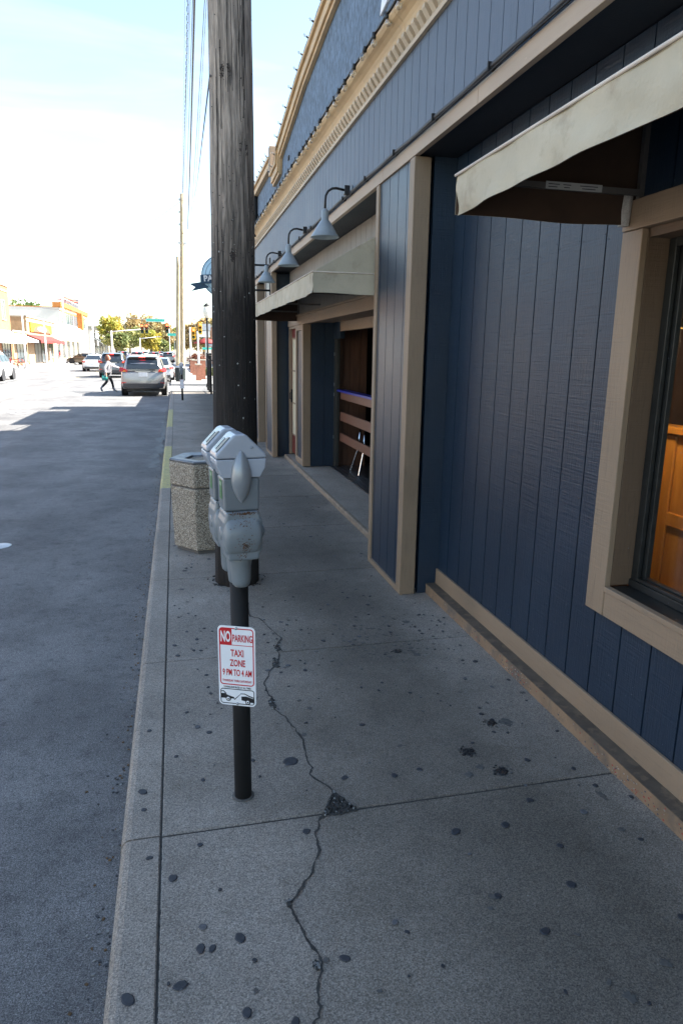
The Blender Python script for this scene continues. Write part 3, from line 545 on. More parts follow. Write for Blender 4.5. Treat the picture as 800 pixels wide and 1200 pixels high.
# door beyond the second post
dr = MB(); dr.box(1.93, 1.97, 11.06, 11.75, .10, 2.16); door = bpart(dr, 'door', mat('dark_red_door', (.16, .03, .022), .5, .2, 5), bevel=.003)
m = MB(); m.box(1.915, 1.929, 11.18, 11.60, .42, 2.02); bpart(m, 'door_panel', mat('cream_panel', (.62, .55, .38), .6, .1), parent=door)
for z in (.42, .95, 1.48, 2.0): m = MB(); m.box(1.905, 1.914, 11.18, 11.60, z, z + .025); bpart(m, 'door_bar', tan, parent=door)
m = MB(); m.tube([(1.90, 11.68, 1.02), (1.88, 11.68, 1.02), (1.88, 11.68, 1.12), (1.90, 11.68, 1.12)], .008); m.box(1.90, 1.93, 11.66, 11.70, .96, 1.18); bpart(m, 'door_handle', black, parent=door)
m = MB(); m.box(1.88, 1.98, 11.021, 11.055, .065, 2.204); m.box(1.88, 1.98, 11.755, 11.789, .065, 2.204); m.box(1.88, 1.98, 11.056, 11.754, 2.165, 2.2035); bpart(m, 'door_frame', tan, bevel=.003)
# raised concrete step of the bay, dark timber threshold
m = MB(); m.loft([[(1.79, y, -.1), (1.79, y, .048), (1.80, y, .058), (1.83, y, .0585), (1.83, y, -.1)] for y in (5.61, 7.2, 8.8, 10.3, 11.76)]); m.m = 1; m.box(1.831, 2.30, 5.61, 11.78, -.1, .055)
bpart(m, 'bay_step', [mat('pale_step_edge', (.26, .20, .14), .85, .3, 14, .6, 60, dirt=((.14, .13, .11), 20, .55, .7)), conc_k])
m = MB()
for i in range(5): m.box(2.301 + i * .062, 2.301 + i * .062 + .056, 5.61, 10.36, -.05, .068 - .0015 * (i % 2))
bpart(m, 'threshold_boards', mat('worn_dark_planks', (.045, .042, .042), .38, .3, 5, .4, 20, stretch=(10, 1, 10)))
# room behind the bay
m = MB(); m.box(2.42, 6.4, 5.62, 10.9, .02, .06); bpart(m, 'bay_floor', mat('dark_bar_floor', (.03, .027, .025), .35, .3))
m = MB(); boards_y(m, 10.36, 2.43, 2.86, .06, 3.2, ph=2.43, pitch=.16); m.box(2.42, 2.46, 10.30, 10.359, .07, 2.1); bpart(m, 'panelled_wall', mat('red_brown_panelling', (.10, .042, .022), .5, .3, 3, .3, 14, stretch=(12, 12, 1)))
m = MB(); m.box(2.86, 6.4, 10.60, 10.66, .06, 3.3); m.box(6.4, 6.5, 5.6, 10.66, .06, 3.3); m.box(2.4, 6.4, 5.5, 5.6, .06, 3.3); m.box(2.42, 6.4, 5.6, 10.66, 3.2, 3.3); bpart(m, 'bar_room_walls', mat('black_wall', (.008, .008, .009), .8))
m = MB(); m.box(2.36, 2.41, 10.25, 10.355, .07, 2.10); m.box(2.345, 2.36, 10.31, 10.355, .07, 2.1); bpart(m, 'dark_jamb', mat('dark_metal_jamb', (.035, .034, .03), .5), bevel=.003)
for z in (.5, 1.15, 1.3, 1.75):
    m = MB(); m.box(2.34, 2.346, 10.32, 10.345, z, z + .05); bpart(m, 'hinge', steel)
# drinks rail with a blue painted top and brown boards
rl = thing('drinks_rail', 'brown timber drinks rail with a bright blue top inside the open bay', 'railing', (2.42, 8.9, .06))
rail_m = wood_paint('rail_brown', (.16, .065, .035), .45, .7, 'Y')
m = MB(); m.box(2.36, 2.50, 7.6, 10.22, 1.225, 1.255); m.build('rail_top', mat('bright_blue_paint', (.03, .035, .30), .35, .15), rl, world=True, bevel=.005)
for z0, z1 in ((1.12, 1.223), (.80, .93), (.49, .61)):
    m = MB(); m.box(2.39, 2.42, 7.6, 10.10, z0, z1); m.build('board', rail_m, rl, world=True, bevel=.003)
for y in (8.05,):
    m = MB(); m.box(2.421, 2.49, y, y + .09, .061, 1.224); m.build('post', rail_m, rl, world=True, bevel=.004)
# bar stool with chrome legs
st = thing('bar_chair', 'chrome-legged bar chair with a dark seat behind the drinks rail', 'chair', (2.74, 9.60, .06))
m = MB(); m.lathe([(0, .70), (.17, .70), (.19, .72), (.185, .75), (.0, .765)], (0, 0, 0), 20); m.build('seat', mat('black_vinyl', (.01, .01, .012), .35), st)
chrome = mat('chrome', (.75, .76, .78), .12, .05, metal=1)
for sx in (-1, 1):
    for sy in (-1, 1):
        m = MB(); m.tube([(sx * .12, sy * .12, .70), (sx * .15, sy * .15, .42), (sx * .15, sy * .15, .36), (sx * .24, sy * .24, .02), (sx * .24, sy * .24, 0)], .013); m.build('leg', chrome, st)
m = MB(); m.tube([(-.15, -.15, .40), (.15, -.15, .40), (.15, .15, .40), (-.15, .15, .40), (-.15, -.15, .40)], .009); m.build('foot_ring', chrome, st)
m = MB(); m.tube([(.14, -.16, .70), (.2, -.17, .95), (.21, 0, 1.0), (.2, .17, .95), (.14, .16, .70)], .012); m.build('back_frame', chrome, st)
# ---- street window near the camera
win = bpart(MB().box(1.868, 1.899, 2.605, 2.738, .628, 2.305), 'window_frame', tan, bevel=.004)
win['label'] = 'wide tan timber frame of the near street window'
m = MB(); m.box(1.872, 1.899, .30, 2.604, .628, .742); m.box(1.866, 1.899, .30, 2.604, .744, .768); m.box(1.868, 1.899, .30, .43, .77, 2.305); bpart(m, 'sill_board', tan_h, parent=win, bevel=.003)
m = MB(); m.box(1.864, 1.915, .30, 2.739, 2.307, 2.425); bpart(m, 'lintel_board', tan_h, parent=win, bevel=.004)
m = MB(); m.box(1.90, 2.045, 2.604, 2.66, .77, 2.306); m.box(1.90, 2.045, .30, 2.60, 2.27, 2.306); bpart(m, 'jamb_board', wood_paint('stained_jamb', (.12, .078, .048), .6, 2., chips=(.2, .16, .11)), parent=win, bevel=.002)
alu = mat('dark_aluminium', (.035, .037, .036), .38, .2, 20, metal=.5)
m = MB(); m.box(1.895, 2.05, .30, 2.603, .752, .766); m.box(1.99, 2.05, .30, 2.603, .7665, .80); bpart(m, 'metal_sill', alu, parent=win, bevel=.002)
m = MB(); 
for x0, x1, d in ((2.00, 2.02, .0), (2.026, 2.05, .022)):
    m.box(x0, x1, 2.56 - d, 2.603, .80, 2.27); m.box(x0, x1, .30, 2.56 - d, .80, .815 + d * .35); m.box(x0, x1, .30, 2.56 - d, 2.235 - d * .4, 2.27)
bpart(m, 'sliding_track', alu, parent=win, bevel=.002)
m = MB(); m.box(2.052, 2.056, .32, 2.56, .82, 2.24); bpart(m, 'pane', glass('window_glass'), parent=win)
oak = mat('varnished_oak', (.42, .16, .022), .35, .3, 2.2, .25, 12, stretch=(9, 9, .8), col2=(.62, .28, .05))
m = MB(); m.box(2.70, 2.74, 2.2, 3.55, .35, 1.38); bpart(m, 'booth_back', oak, bevel=.01)
m = MB(); m.box(2.68, 2.698, 3.25, 3.34, .35, 1.37); m.box(2.68, 2.698, 2.2, 3.249, .35, .5); m.box(2.68, 2.698, 2.2, 3.249, .86, .94); m.box(2.65, 2.78, 2.2, 3.56, 1.381, 1.42); bpart(m, 'booth_rails', oak, bevel=.006)
m = MB(); m.box(2.78, 3.2, 2.2, 3.5, .02, .5); bpart(m, 'booth_seat', oak, bevel=.01)
m = MB(); m.box(1.95, 5, 3.60, 3.64, .02, 3.3); m.box(1.934, 1.948, 2.74, 3.60, .02, 2.9); m.box(5, 5.1, .2, 3.64, .02, 3.3); m.box(2.15, 5, .16, .2, .02, 3.3); m.box(1.95, 5, .2, 3.6, 2.9, 3.0); bpart(m, 'dining_room_walls', mat('brown_wall', (.05, .024, .014), .7))
# pendant lamp that is on over the booth
pl_ = thing('pendant_lamp', 'lit pendant lamp over the oak booth inside the near window', 'lamp', (2.27, 3.02, 1.98))
a = MB(); a.tube([(0, 0, .1), (0, 0, .92)], .006, 6); a.build('flex', black, pl_)
a = MB(); a.lathe([(.03, .1), (.05, .09), (.16, -.04), (.165, -.05), (.155, -.045), (.045, .08)], (0, 0, 0), 20); a.build('lamp_shade', mat('brass_shade', (.5, .35, .12), .4, metal=.8), pl_)
a = MB(); a.lathe([(0, -.06), (.03, -.045), (.035, -.01), (.02, .05), (0, .06)], (0, 0, 0), 14); a.build('bulb', emis('warm_bulb', (1, .72, .38), 12), pl_)
ld = bpy.data.lights.new('pendant_light', 'POINT'); ld.energy = 4.5; ld.color = (1, .74, .45); ld.shadow_soft_size = .04; lo = bpy.data.objects.new('pendant_light', ld); COL.objects.link(lo); lo.parent = pl_; lo.location = (0, 0, -.09)
# service cable clipped along the fascia
m = MB(); pts = [(1.574, -6, 3.19)]
y = -5.5
while y < 16: pts.append((1.580, y, 3.188 + .006 * sin(y * 1.1) + .003 * sin(y * 7.7))); y += .12
m.tube(pts, .014, 8); m.m = 1
pts = [(1.566, p[1], p[2] - .018 - .012 * abs(sin(p[1] * 4.03))) for p in pts]; m.tube(pts, .005, 6)
for y in [0.4 + .78 * k for k in range(18)]: m.box(1.558, 1.6, y, y + .012, 3.164, 3.205)
tag(m.build('service_cable', [mat('cable_black', (.02, .02, .022), .5), black], None), 'thick black service cable clipped along the tan fascia board', 'cable')

# ---------------------------------------------------------------- awnings
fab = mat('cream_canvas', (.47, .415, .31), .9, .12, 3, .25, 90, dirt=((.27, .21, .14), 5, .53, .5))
fab_in = mat('shaded_canvas_inside', (.06, .035, .022), .95, .15)  # inner face of the canvas, its backlit shade painted as dark brown
def awning(name, label, y0, y1, xf, z0, z1, ztop, near_panel, mark=False):
    t = thing(name, label, 'awning', (1.9, (y0 + y1) / 2, z1), group='cream awnings on the blue building')
    rgx = random.Random(5); th = .006
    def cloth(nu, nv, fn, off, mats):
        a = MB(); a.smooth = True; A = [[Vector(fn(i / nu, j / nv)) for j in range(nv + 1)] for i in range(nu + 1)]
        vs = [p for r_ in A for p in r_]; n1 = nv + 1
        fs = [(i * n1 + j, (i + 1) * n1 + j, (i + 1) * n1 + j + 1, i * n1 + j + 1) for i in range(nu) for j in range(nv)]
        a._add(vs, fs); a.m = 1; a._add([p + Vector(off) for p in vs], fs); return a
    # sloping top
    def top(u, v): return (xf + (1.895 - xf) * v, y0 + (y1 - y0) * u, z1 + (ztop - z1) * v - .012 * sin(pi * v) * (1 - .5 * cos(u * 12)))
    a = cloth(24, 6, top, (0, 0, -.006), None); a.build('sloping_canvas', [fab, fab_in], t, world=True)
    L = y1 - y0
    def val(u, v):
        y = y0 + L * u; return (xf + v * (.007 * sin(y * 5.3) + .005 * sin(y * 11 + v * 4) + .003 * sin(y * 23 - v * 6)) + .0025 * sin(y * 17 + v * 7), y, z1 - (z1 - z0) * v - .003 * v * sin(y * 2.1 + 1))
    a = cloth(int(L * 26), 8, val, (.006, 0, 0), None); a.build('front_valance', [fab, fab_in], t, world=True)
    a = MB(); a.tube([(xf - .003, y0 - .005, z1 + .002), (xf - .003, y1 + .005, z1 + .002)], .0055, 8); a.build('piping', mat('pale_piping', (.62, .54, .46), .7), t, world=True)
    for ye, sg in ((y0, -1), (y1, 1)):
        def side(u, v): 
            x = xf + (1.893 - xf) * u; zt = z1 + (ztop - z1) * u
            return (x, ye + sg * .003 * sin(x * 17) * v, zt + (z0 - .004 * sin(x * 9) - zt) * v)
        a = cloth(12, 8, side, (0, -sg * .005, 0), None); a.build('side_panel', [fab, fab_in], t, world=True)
        a = MB(); a.tube([(xf, ye - sg * -.003, z1), (1.88, ye + sg * .004, z1)], .005, 6); a.build('seam', mat('pale_piping', (.5, .4, .3), .7), t, world=True) if sg * near_panel < 0 else None
    fr = MB(); ins = .03
    for y in [y0 + ins] + [y0 + L * k / 3 for k in (1, 2)] + [y1 - ins]:
        fr.cbox(((xf + 1.89) / 2, y, z1 - .018), (1.89 - xf - .02, .022, .022))
        fr.tube([(xf + .02, y, z1 - .012), (1.88, y, ztop - .03)], .010, 6)
    fr.box(xf + .008, xf + .03, y0 + ins, y1 - ins, z1 - .03, z1 - .008); fr.box(1.872, 1.894, y0 + ins, y1 - ins, ztop - .055, ztop - .033)
    fr.box(1.874, 1.896, y1 - ins - .011, y1 - ins + .011, z0 + .02, ztop - .06)
    fr.build('frame', mat('dull_awning_frame', (.16, .15, .14), .45, .2, metal=.4), t, world=True)
    if mark:
        a = MB(); a.box(1.45, 1.70, y1 - ins - .0125, y1 - ins - .0113, z1 - .031, z1 - .003); a.m = 1
        for k, (x0, x1) in enumerate(((1.46, 1.51), (1.525, 1.56), (1.60, 1.68), (1.46, 1.50), (1.53, 1.555), (1.61, 1.67))):
            z = z1 - .012 if k < 3 else z1 - .022
            a.box(x0, x1, y1 - ins - .0132, y1 - ins - .0126, z - .002, z + .001)
        a.build('maker_label', [mat('label_white', (.5, .5, .48), .6), mat('label_ink', (.04, .04, .06), .7)], t, world=True)
        a = MB(); a.tube([(1.845, y1 + .005, 2.325), (1.845, y1 + .005, 2.33 + .05), (1.85, y1, 2.45)], [.022, .026, .022], 10); a.build('rolled_edge', mat('frayed_white_cloth', (.55, .53, .5), .95, .2, 60, .8, 200), t, world=True)
    return t
awning('window_awning', 'cream canvas awning over the near oak-lined street window', -.2, 2.70, 1.09, 2.325, 2.468, 2.88, 1, True)
awning('bay_awning', 'long cream canvas awning over the open bay, below the gooseneck lamps', 5.66, 10.9, 1.10, 2.262, 2.425, 2.87, 1)

# ---------------------------------------------------------------- gooseneck lamps
lampsh = mat('grey_enamel', (.24, .28, .31), .4, .12, 10, dirt=((.2, .2, .2), 20, .6, .4)); armm = mat('bronze_black_arm', (.02, .02, .022), .4, metal=.3)
def goose(lbl):
    t = thing('gooseneck_lamp', lbl, 'wall lamp', group='gooseneck lamps over the bay')
    a = MB(); a.lathe([(0, -.03), (.045, -.03), (.05, -.012), (.05, 0), (0, 0)], (0, 0, 0), 14, Matrix.Rotation(radians(-90), 3, 'Y')); a.cbox((-.045, 0, 0), (.05, .06, .075)); a.build('wall_mount', armm, t, bevel=.005)
    a = MB(); pts = [(-.06, 0, 0), (-.14, 0, .012), (-.18, 0, .006), (-.215, 0, -.018), (-.235, 0, -.055), (-.24, 0, -.10), (-.24, 0, -.17)]
    a.tube(pts, .011, 10); a.build('arm', armm, t)
    a = MB(); a.lathe([(0, -.165), (.018, -.165), (.03, -.18), (.033, -.20), (.033, -.255), (.04, -.268), (.048, -.275), (.126, -.40), (.129, -.408), (.122, -.403), (.042, -.283), (0, -.278)], (-.24, 0, .0), 26, Matrix.Identity(3)); sh = a.build('shade', lampsh, t)
    a = MB(); a.lathe([(0, -.285), (.02, -.29), (.033, -.34), (.028, -.365), (0, -.375)], (-.24, 0, 0), 14); a.build('bulb', mat('frosted_bulb', (.6, .6, .58), .3), sh)
    return t
g0 = goose('nearest gooseneck wall lamp, beside the blue boarded pier'); g0.location = (1.598, 6.44, 3.215); g0.rotation_euler = (0, 0, 0)
g1 = copy_tree(g0); g1.location = (1.598, 8.52, 3.205); g1['label'] = 'middle one of the three grey gooseneck lamps above the long awning'
g2 = copy_tree(g0); g2.location = (1.598, 10.60, 3.205); g2['label'] = 'farthest gooseneck wall lamp, next to the utility pole in the view'

# ---------------------------------------------------------------- string lights
bulb_g = glass('clear_bulb', (.80, .78, .72), .5); sock = mat('socket_black', (.012, .012, .012), .5)
def string_lights(label, pts, step, hang, tilt, seed):
    t = thing('string_lights', label, 'string lights', pts[0], group='party string lights on the parapet')
    rr = random.Random(seed); P = [Vector(p) for p in pts]; d = []; carry = .1
    cord = MB(); line = []; bs_ = 1. if hang == 1 else .72
    total = sum((b_ - a).length for a, b_ in zip(P[:-1], P[1:])); s = .05; pos = []
    def at(s):
        for a, b_ in zip(P[:-1], P[1:]):
            L = (b_ - a).length
            if s <= L: return a.lerp(b_, s / L)
            s -= L
        return P[-1]
    while s < total: pos.append(at(s)); s += step * rr.uniform(.75, 1.25)
    for i, p in enumerate(pos):
        line.append(p)
        if i < len(pos) - 1: line.append((p + pos[i + 1]) / 2 + Vector((-.006, 0, -.02 * hang)))
    cord.tube(line, .0035, 5); cord.build('cord', sock, t, world=True)
    for p in pos[:100]:
        ang = radians(rr.uniform(-25, 25)); R = Matrix.Rotation(tilt + ang * .5, 3, 'Y') @ Matrix.Rotation(ang, 3, 'X')
        a = MB(); a.lathe([(0, .005), (.014 * bs_, .005), (.016 * bs_, -.03 * bs_), (.013 * bs_, -.035 * bs_), (0, -.035 * bs_)], p, 8, R); so = a.build('socket', sock, t, world=True)
        b_ = MB(); b_.lathe([(.011 * bs_, -.036 * bs_), (.013 * bs_, -.045 * bs_), (.021 * bs_, -.062 * bs_), (.021 * bs_, -.075 * bs_), (.012 * bs_, -.088 * bs_), (0, -.092 * bs_)], p, 8, R); b_.build('bulb', bulb_g, so, world=True)
string_lights('string of clear bulbs hung along the long tan cornice', [(1.470, 1.0, 4.02), (1.470, 17.5, 4.02)], .27, 1, 0, 1)
string_lights('string of bulbs standing along the edge of the curved gable', [(1.505, 3.6, 5.25), (1.505, 5.6, 5.20), (1.505, 7.39, 5.11), (1.505, 8.7, 4.98), (1.505, 10.6, 4.67), (1.505, 10.7, 4.46), (1.505, 11.3, 4.44)], .36, .3, radians(115), 2)
string_lights('string of bulbs along the lower parapet beyond the gable', [(1.505, 11.5, 4.74), (1.505, 15.5, 4.75)], .34, .3, radians(140), 3)

# ---------------------------------------------------------------- round hanging sign
hs = thing('hanging_sign', 'pale blue round projecting sign with a navy ribbon banner lettered in white', 'sign', (.80, 12, 2.98), rz=0)
sb = mat('pale_blue_enamel', (.42, .60, .70), .5, .06); sn = mat('navy_enamel', (.02, .06, .11), .5, .08); swh = mat('sign_white2', (.8, .8, .8), .5)
a = MB(); R90 = Matrix.Rotation(radians(90), 3, 'X'); a.lathe([(0, -.02), (.33, -.02), (.335, 0), (.33, .02), (0, .02)], (0, 0, .02), 40, R90); a.build('disc', sb, hs)
a = MB()
for r0, r1 in ((.318, .328), (.262, .268), (.20, .206)):
    for sg in (-1, 1):
        n = 40
        for k in range(n):
            p, q = 2 * pi * k / n, 2 * pi * (k + 1) / n; y = sg * .0225
            a.poly([(r0 * cos(p), y, .02 + r0 * sin(p)), (r1 * cos(p), y, .02 + r1 * sin(p)), (r1 * cos(q), y, .02 + r1 * sin(q)), (r0 * cos(q), y, .02 + r0 * sin(q))])
a.build('ring_lines', sn, hs)
a = MB(); n = 36
for sg in (-1,):
    a.lathe([(0, -.024), (.16, -.024), (.16, -.021), (0, -.021)], (0, 0, .10), 30, Matrix.Rotation(radians(90), 3, 'X'))
a.build('inner_disc', swh, hs)
def ban(x): return -.03 + .30 * (x * .12) if False else .06 * x
a = MB(); 
rings = [[(x, -.045, -.115 + .22 * (x + .34) * .35 * (1 if x < .0 else 1) - .0), (x, -.027, -.115 + .22 * (x + .34) * .35), (x, -.027, .025 + .22 * (x + .34) * .35), (x, -.045, .025 + .22 * (x + .34) * .35)] for x in [-.35 + .7 * k / 12 for k in range(13)]]
a.loft(rings); a.build('banner', sn, hs)
a = MB(); a.prism([(-.36, -.026, -.20), (-.50, -.026, -.235), (-.435, -.026, -.17), (-.53, -.026, -.12), (-.34, -.026, -.085), (-.22, -.026, -.15), (-.22, -.026, -.17)], (0, .015, 0)); a.build('banner_tail', sn, hs)
text_mesh('lettering', 'PAS', .125, swh, hs, Matrix.Translation((-.195, -.0465, -.028)) @ Matrix.Rotation(radians(5), 4, 'Y').inverted() @ Matrix.Rotation(radians(90), 4, 'X'), 1.0, .004, .002)
a = MB(); a.tube([(.30, 0, .22), (.80, 0, .22)], .016); a.tube([(.30, 0, -.18), (.80, 0, -.18)], .016); a.box(.79, .80, -.05, .05, -.3, .34); a.build('bracket', black, hs)
# ================================================================ utility pole
def pole_mat(name, lo, hi, zmix):
    m = bpy.data.materials.new(name); m.use_nodes = True; n = m.node_tree.nodes; l = m.node_tree.links; b = n['Principled BSDF']
    tc = n.new('ShaderNodeTexCoord'); mp = n.new('ShaderNodeMapping'); mp.inputs['Scale'].default_value = (14, 14, .9); l.new(tc.outputs['Object'], mp.inputs['Vector'])
    g = n.new('ShaderNodeTexNoise'); g.inputs['Scale'].default_value = 3.2; g.inputs['Detail'].default_value = 9; g.inputs['Roughness'].default_value = .68; g.inputs['Distortion'].default_value = .5; l.new(mp.outputs[0], g.inputs['Vector'])
    sx = n.new('ShaderNodeSeparateXYZ'); l.new(tc.outputs['Object'], sx.inputs[0])
    nn = n.new('ShaderNodeTexNoise'); nn.inputs['Scale'].default_value = 5; l.new(mp.outputs[0], nn.inputs['Vector'])
    ad = n.new('ShaderNodeMath'); ad.operation = 'MULTIPLY_ADD'; ad.inputs[1].default_value = 1.0; l.new(nn.outputs['Fac'], ad.inputs[0]); l.new(sx.outputs['Z'], ad.inputs[2])
    mr = n.new('ShaderNodeMapRange'); mr.inputs['From Min'].default_value = zmix; mr.inputs['From Max'].default_value = zmix + 1.0; l.new(ad.outputs[0], mr.inputs['Value'])
    def ramp(c): 
        r = n.new('ShaderNodeValToRGB'); r.color_ramp.elements[0].position = .36; r.color_ramp.elements[1].position = .66
        r.color_ramp.elements[0].color = (*[x * .28 for x in c], 1); r.color_ramp.elements[1].color = (*[x * 1.35 for x in c], 1); l.new(g.outputs['Fac'], r.inputs['Fac']); return r.outputs['Color']
    mx = n.new('ShaderNodeMixRGB'); l.new(mr.outputs[0], mx.inputs['Fac']); l.new(ramp(lo), mx.inputs['Color1']); l.new(ramp(hi), mx.inputs['Color2']); out = mx.outputs['Color']
    l.new(out, b.inputs['Base Color']); b.inputs['Roughness'].default_value = .8
    bp = n.new('ShaderNodeBump'); bp.inputs['Strength'].default_value = .9; bp.inputs['Distance'].default_value = .02; l.new(g.outputs['Fac'], bp.inputs['Height']); l.new(bp.outputs['Normal'], b.inputs['Normal'])
    return m
def pole(name, label, x, y, h, r0, r1, mt, lean=(0, 0), seed=1, group=None, detail=False):
    t = thing(name, label, 'utility pole', (x, y, 0), group=group); rr = random.Random(seed); a = MB(); a.smooth = True
    N = 36 if detail else 14; K = 60 if detail else 12; rings = []
    flute = [rr.gauss(0, .006) for _ in range(N)] if detail else [0] * N
    for i in range(K + 1):
        z = -.1 + (h + .1) * i / K; r = r0 + (r1 - r0) * z / h
        flute = [f * .96 + rr.gauss(0, .0012) for f in flute] if detail else flute
        rings.append([(lean[0] * z + (r + flute[k]) * cos(2 * pi * k / N), lean[1] * z + (r + flute[k]) * sin(2 * pi * k / N), z) for k in range(N)])
    a.loft(rings); a.build('shaft', mt, t)
    if detail:
        def surf(ang, z, extra=0):
            r = r0 + (r1 - r0) * z / h + extra; return Vector((lean[0] * z + r * cos(ang), lean[1] * z + r * sin(ang), z))
        for ang, z, s in ((radians(-112), 3.62, .05), (radians(-62), 3.15, .05), (radians(-85), 1.9, .04), (radians(-95), 2.45, .03)):
            k = MB(); p = surf(ang, z, -.008); R = Matrix.Rotation(ang, 3, 'Z') @ Matrix.Rotation(radians(90), 3, 'Y')
            for _ in range(90):
                aa = ang + rr.gauss(0, s * 2.2); zz = z + rr.gauss(0, s * .55); q = surf(aa, zz, .0012); dirv = Vector((0, (aa - ang) * r0, zz - z)); L = rr.uniform(.006, .022)
                k.cbox(q, (.0016, .003, L), Matrix.Rotation(aa, 3, 'Z') @ Matrix.Rotation(atan2(dirv.y, dirv.z) + rr.gauss(0, .5), 3, 'X'))
            k.build('knot', mat('pole_knot', (.03, .022, .018), .9, .4, 30, .8, 60), t)
        ck = MB()
        for _ in range(46):
            ang = radians(rr.uniform(-178, -2)); z = rr.uniform(.2, 4.6); n_ = rr.randint(4, 18); wd = rr.uniform(.001, .0028); P_ = []
            for i_ in range(n_): P_.append((ang, z)); ang += rr.gauss(0, .012); z += .06
            for (a0_, z0_), (a1_, z1_) in zip(P_[:-1], P_[1:]):
                d_ = wd / .16; ck.poly([surf(a0_ - d_, z0_, .0035), surf(a0_ + d_, z0_, .0035), surf(a1_ + d_, z1_, .0035), surf(a1_ - d_, z1_, .0035)])
        o = ck.build('drying_cracks', mat('crack_black', (.006, .005, .004), .95), t); o['kind'] = 'stuff'
        st_ = MB(); sw = MB()                                                        # old staples and paper scraps
        for _ in range(420):
            ang = radians(rr.uniform(-175, -5)); z = rr.uniform(.9, 3.0) if rr.random() < .8 else rr.uniform(.3, 4.6); p = surf(ang, z, .001); q = rr.uniform(.003, .007)
            st_.cbox(p, (q * .5, q, q * rr.uniform(.3, 1.6)), Matrix.Rotation(ang, 3, 'Z') @ Matrix.Rotation(rr.uniform(0, 3), 3, 'X'))
        for _ in range(34):
            ang = radians(rr.uniform(-170, -10)); z = rr.uniform(1.3, 2.7); p = surf(ang, z, .002); q = rr.uniform(.005, .011)
            sw.cbox(p, (.001, q, q * rr.uniform(.5, 1.5)), Matrix.Rotation(ang, 3, 'Z') @ Matrix.Rotation(rr.uniform(0, 3), 3, 'X'))
        o = st_.build('staples', mat('rusty_staples', (.02, .016, .013), .6, .4), t); o['kind'] = 'stuff'
        o = sw.build('paper_scraps', mat('paper_scrap', (.42, .42, .4), .9, .2), t); o['kind'] = 'stuff'
    return t
pm = pole_mat('weathered_pole', (.018, .013, .010), (.37, .305, .25), 2.6)
up = pole('utility_pole', 'thick dark weathered wooden utility pole behind the twin parking meters', .418, 5.27, 11.2, .172, .088, pm, (.008, .004), 4, detail=True)
a = MB(); a.cbox((0.1, 0, 10.2), (2.2, .11, .12)); a.build('crossarm', mat('crossarm_wood', (.16, .12, .09), .85), up)
m = MB(); rr_ = random.Random(9)
for _ in range(55):
    an = rr_.uniform(0, 6.28); d = .18 + abs(rr_.gauss(0, .03)); q = rr_.uniform(.004, .014); m.m = rr_.choice([0, 0, 1]); m.cbox((.418 + d * cos(an), 5.27 + d * sin(an), .003), (q, q * 1.5, q * .6), Matrix.Rotation(an, 3, 'Z'))
o = m.build('pole_base_dirt', [jdirt, pebble]); o['label'] = 'dirt and dry grit gathered round the foot of the thick pole'; o['category'] = 'dirt'; o['kind'] = 'stuff'
pfar = pole_mat('pale_pole', (.26, .17, .10), (.42, .34, .22), .8)
pole('utility_pole', 'shorter of the two pale wooden utility poles at the far corner', .14, 45.3, 7.4, .15, .12, pfar, (.038, 0), 2)
pB = pole('utility_pole', 'taller of the two pale wooden utility poles at the far corner', .42, 45.4, 11.0, .16, .11, pfar, (.032, 0), 3)
a = MB()
for z in (10.6, 9.9, 9.2): a.lathe([(0, 0), (.05, 0), (.06, .06), (.04, .12), (0, .13)], (-.15 + .032 * z, 0, z), 10)
a.cbox((.26, 0, 8.2), (.5, .2, .1)); a.build('insulators', mat('porcelain', (.5, .5, .48), .3), pB)
# wires between the poles
wm = mat('wire_dark', (.05, .05, .055), .5); wl_ = mat('wire_grey', (.22, .24, .27), .5)
WR = [(.46, 10.3, .75, 10.6, .007, 0, 0), (.51, 10.1, .79, 10.4, .008, 1, 1), (.58, 9.9, .81, 10.2, .008, 0, 0), (.61, 10.4, .78, 10.9, .008, 1, 0), (.51, 9.1, 1.04, 9.0, .024, 1, 0), (.58, 9.9, .91, 9.6, .009, 1, 0), (.82, 10.0, 1.12, 8.4, .009, 1, 0), (.79, 9.6, 1.21, 8.1, .009, 0, 0)]
lbls = ['leftmost thin overhead wire running along the kerb line', 'overhead wire with a twisted lashing, second from the left', 'thin dark overhead wire just left of the thick cable', 'pale overhead wire meeting the top of the taller far pole', 'thickest dark overhead cable between the poles', 'thin overhead wire just right of the thick cable', 'slanting overhead wire, second nearest to the thick pole', 'slanting overhead wire closest to the thick wooden pole']
for (x0, z0, x1, z1, r, dk, tw), lb in zip(WR, lbls):
    a = MB(); n = 26; pts = []
    for i in range(n + 1):
        u = i / n; pts.append((x0 + (x1 - x0) * u, 4.6 + 40.7 * u, z0 + (z1 - z0) * u - 1.3 * 4 * u * (1 - u) * .35))
    a.tube(pts, r, 6)
    if tw:
        q = []
        for i in range(500):
            u = i / 500 * .99; k = i * 1.1; q.append((x0 + (x1 - x0) * u + .022 * cos(k), 4.6 + 40.7 * u, z0 + (z1 - z0) * u - 1.3 * 4 * u * (1 - u) * .35 + .022 * sin(k)))
        a.tube(q, .006, 4)
    tag(a.build('overhead_wire', wm if dk else wl_), lb, 'wire', 'overhead wires')
a = MB(); a.tube([(.30, 5.2, 3.6), (.56, 15, 5.05), (.95, 29, 7.5), (1.38, 45, 10.3)], .006, 5); tag(a.build('overhead_wire', wl_), 'low thin wire tied to the left side of the thick pole', 'wire', 'overhead wires')
a = MB(); a.tube([(-3.6, 60, 9.2), (-1.5, 50, 9.8), (.75, 45.4, 10.6)], .012, 5); a.tube([(.67, 45.4, 7.9), (3, 60, 7.4), (8, 80, 7.2)], .012, 5); tag(a.build('overhead_wire', wl_), 'crossing wire that fans out from the taller far pole', 'wire', 'overhead wires')

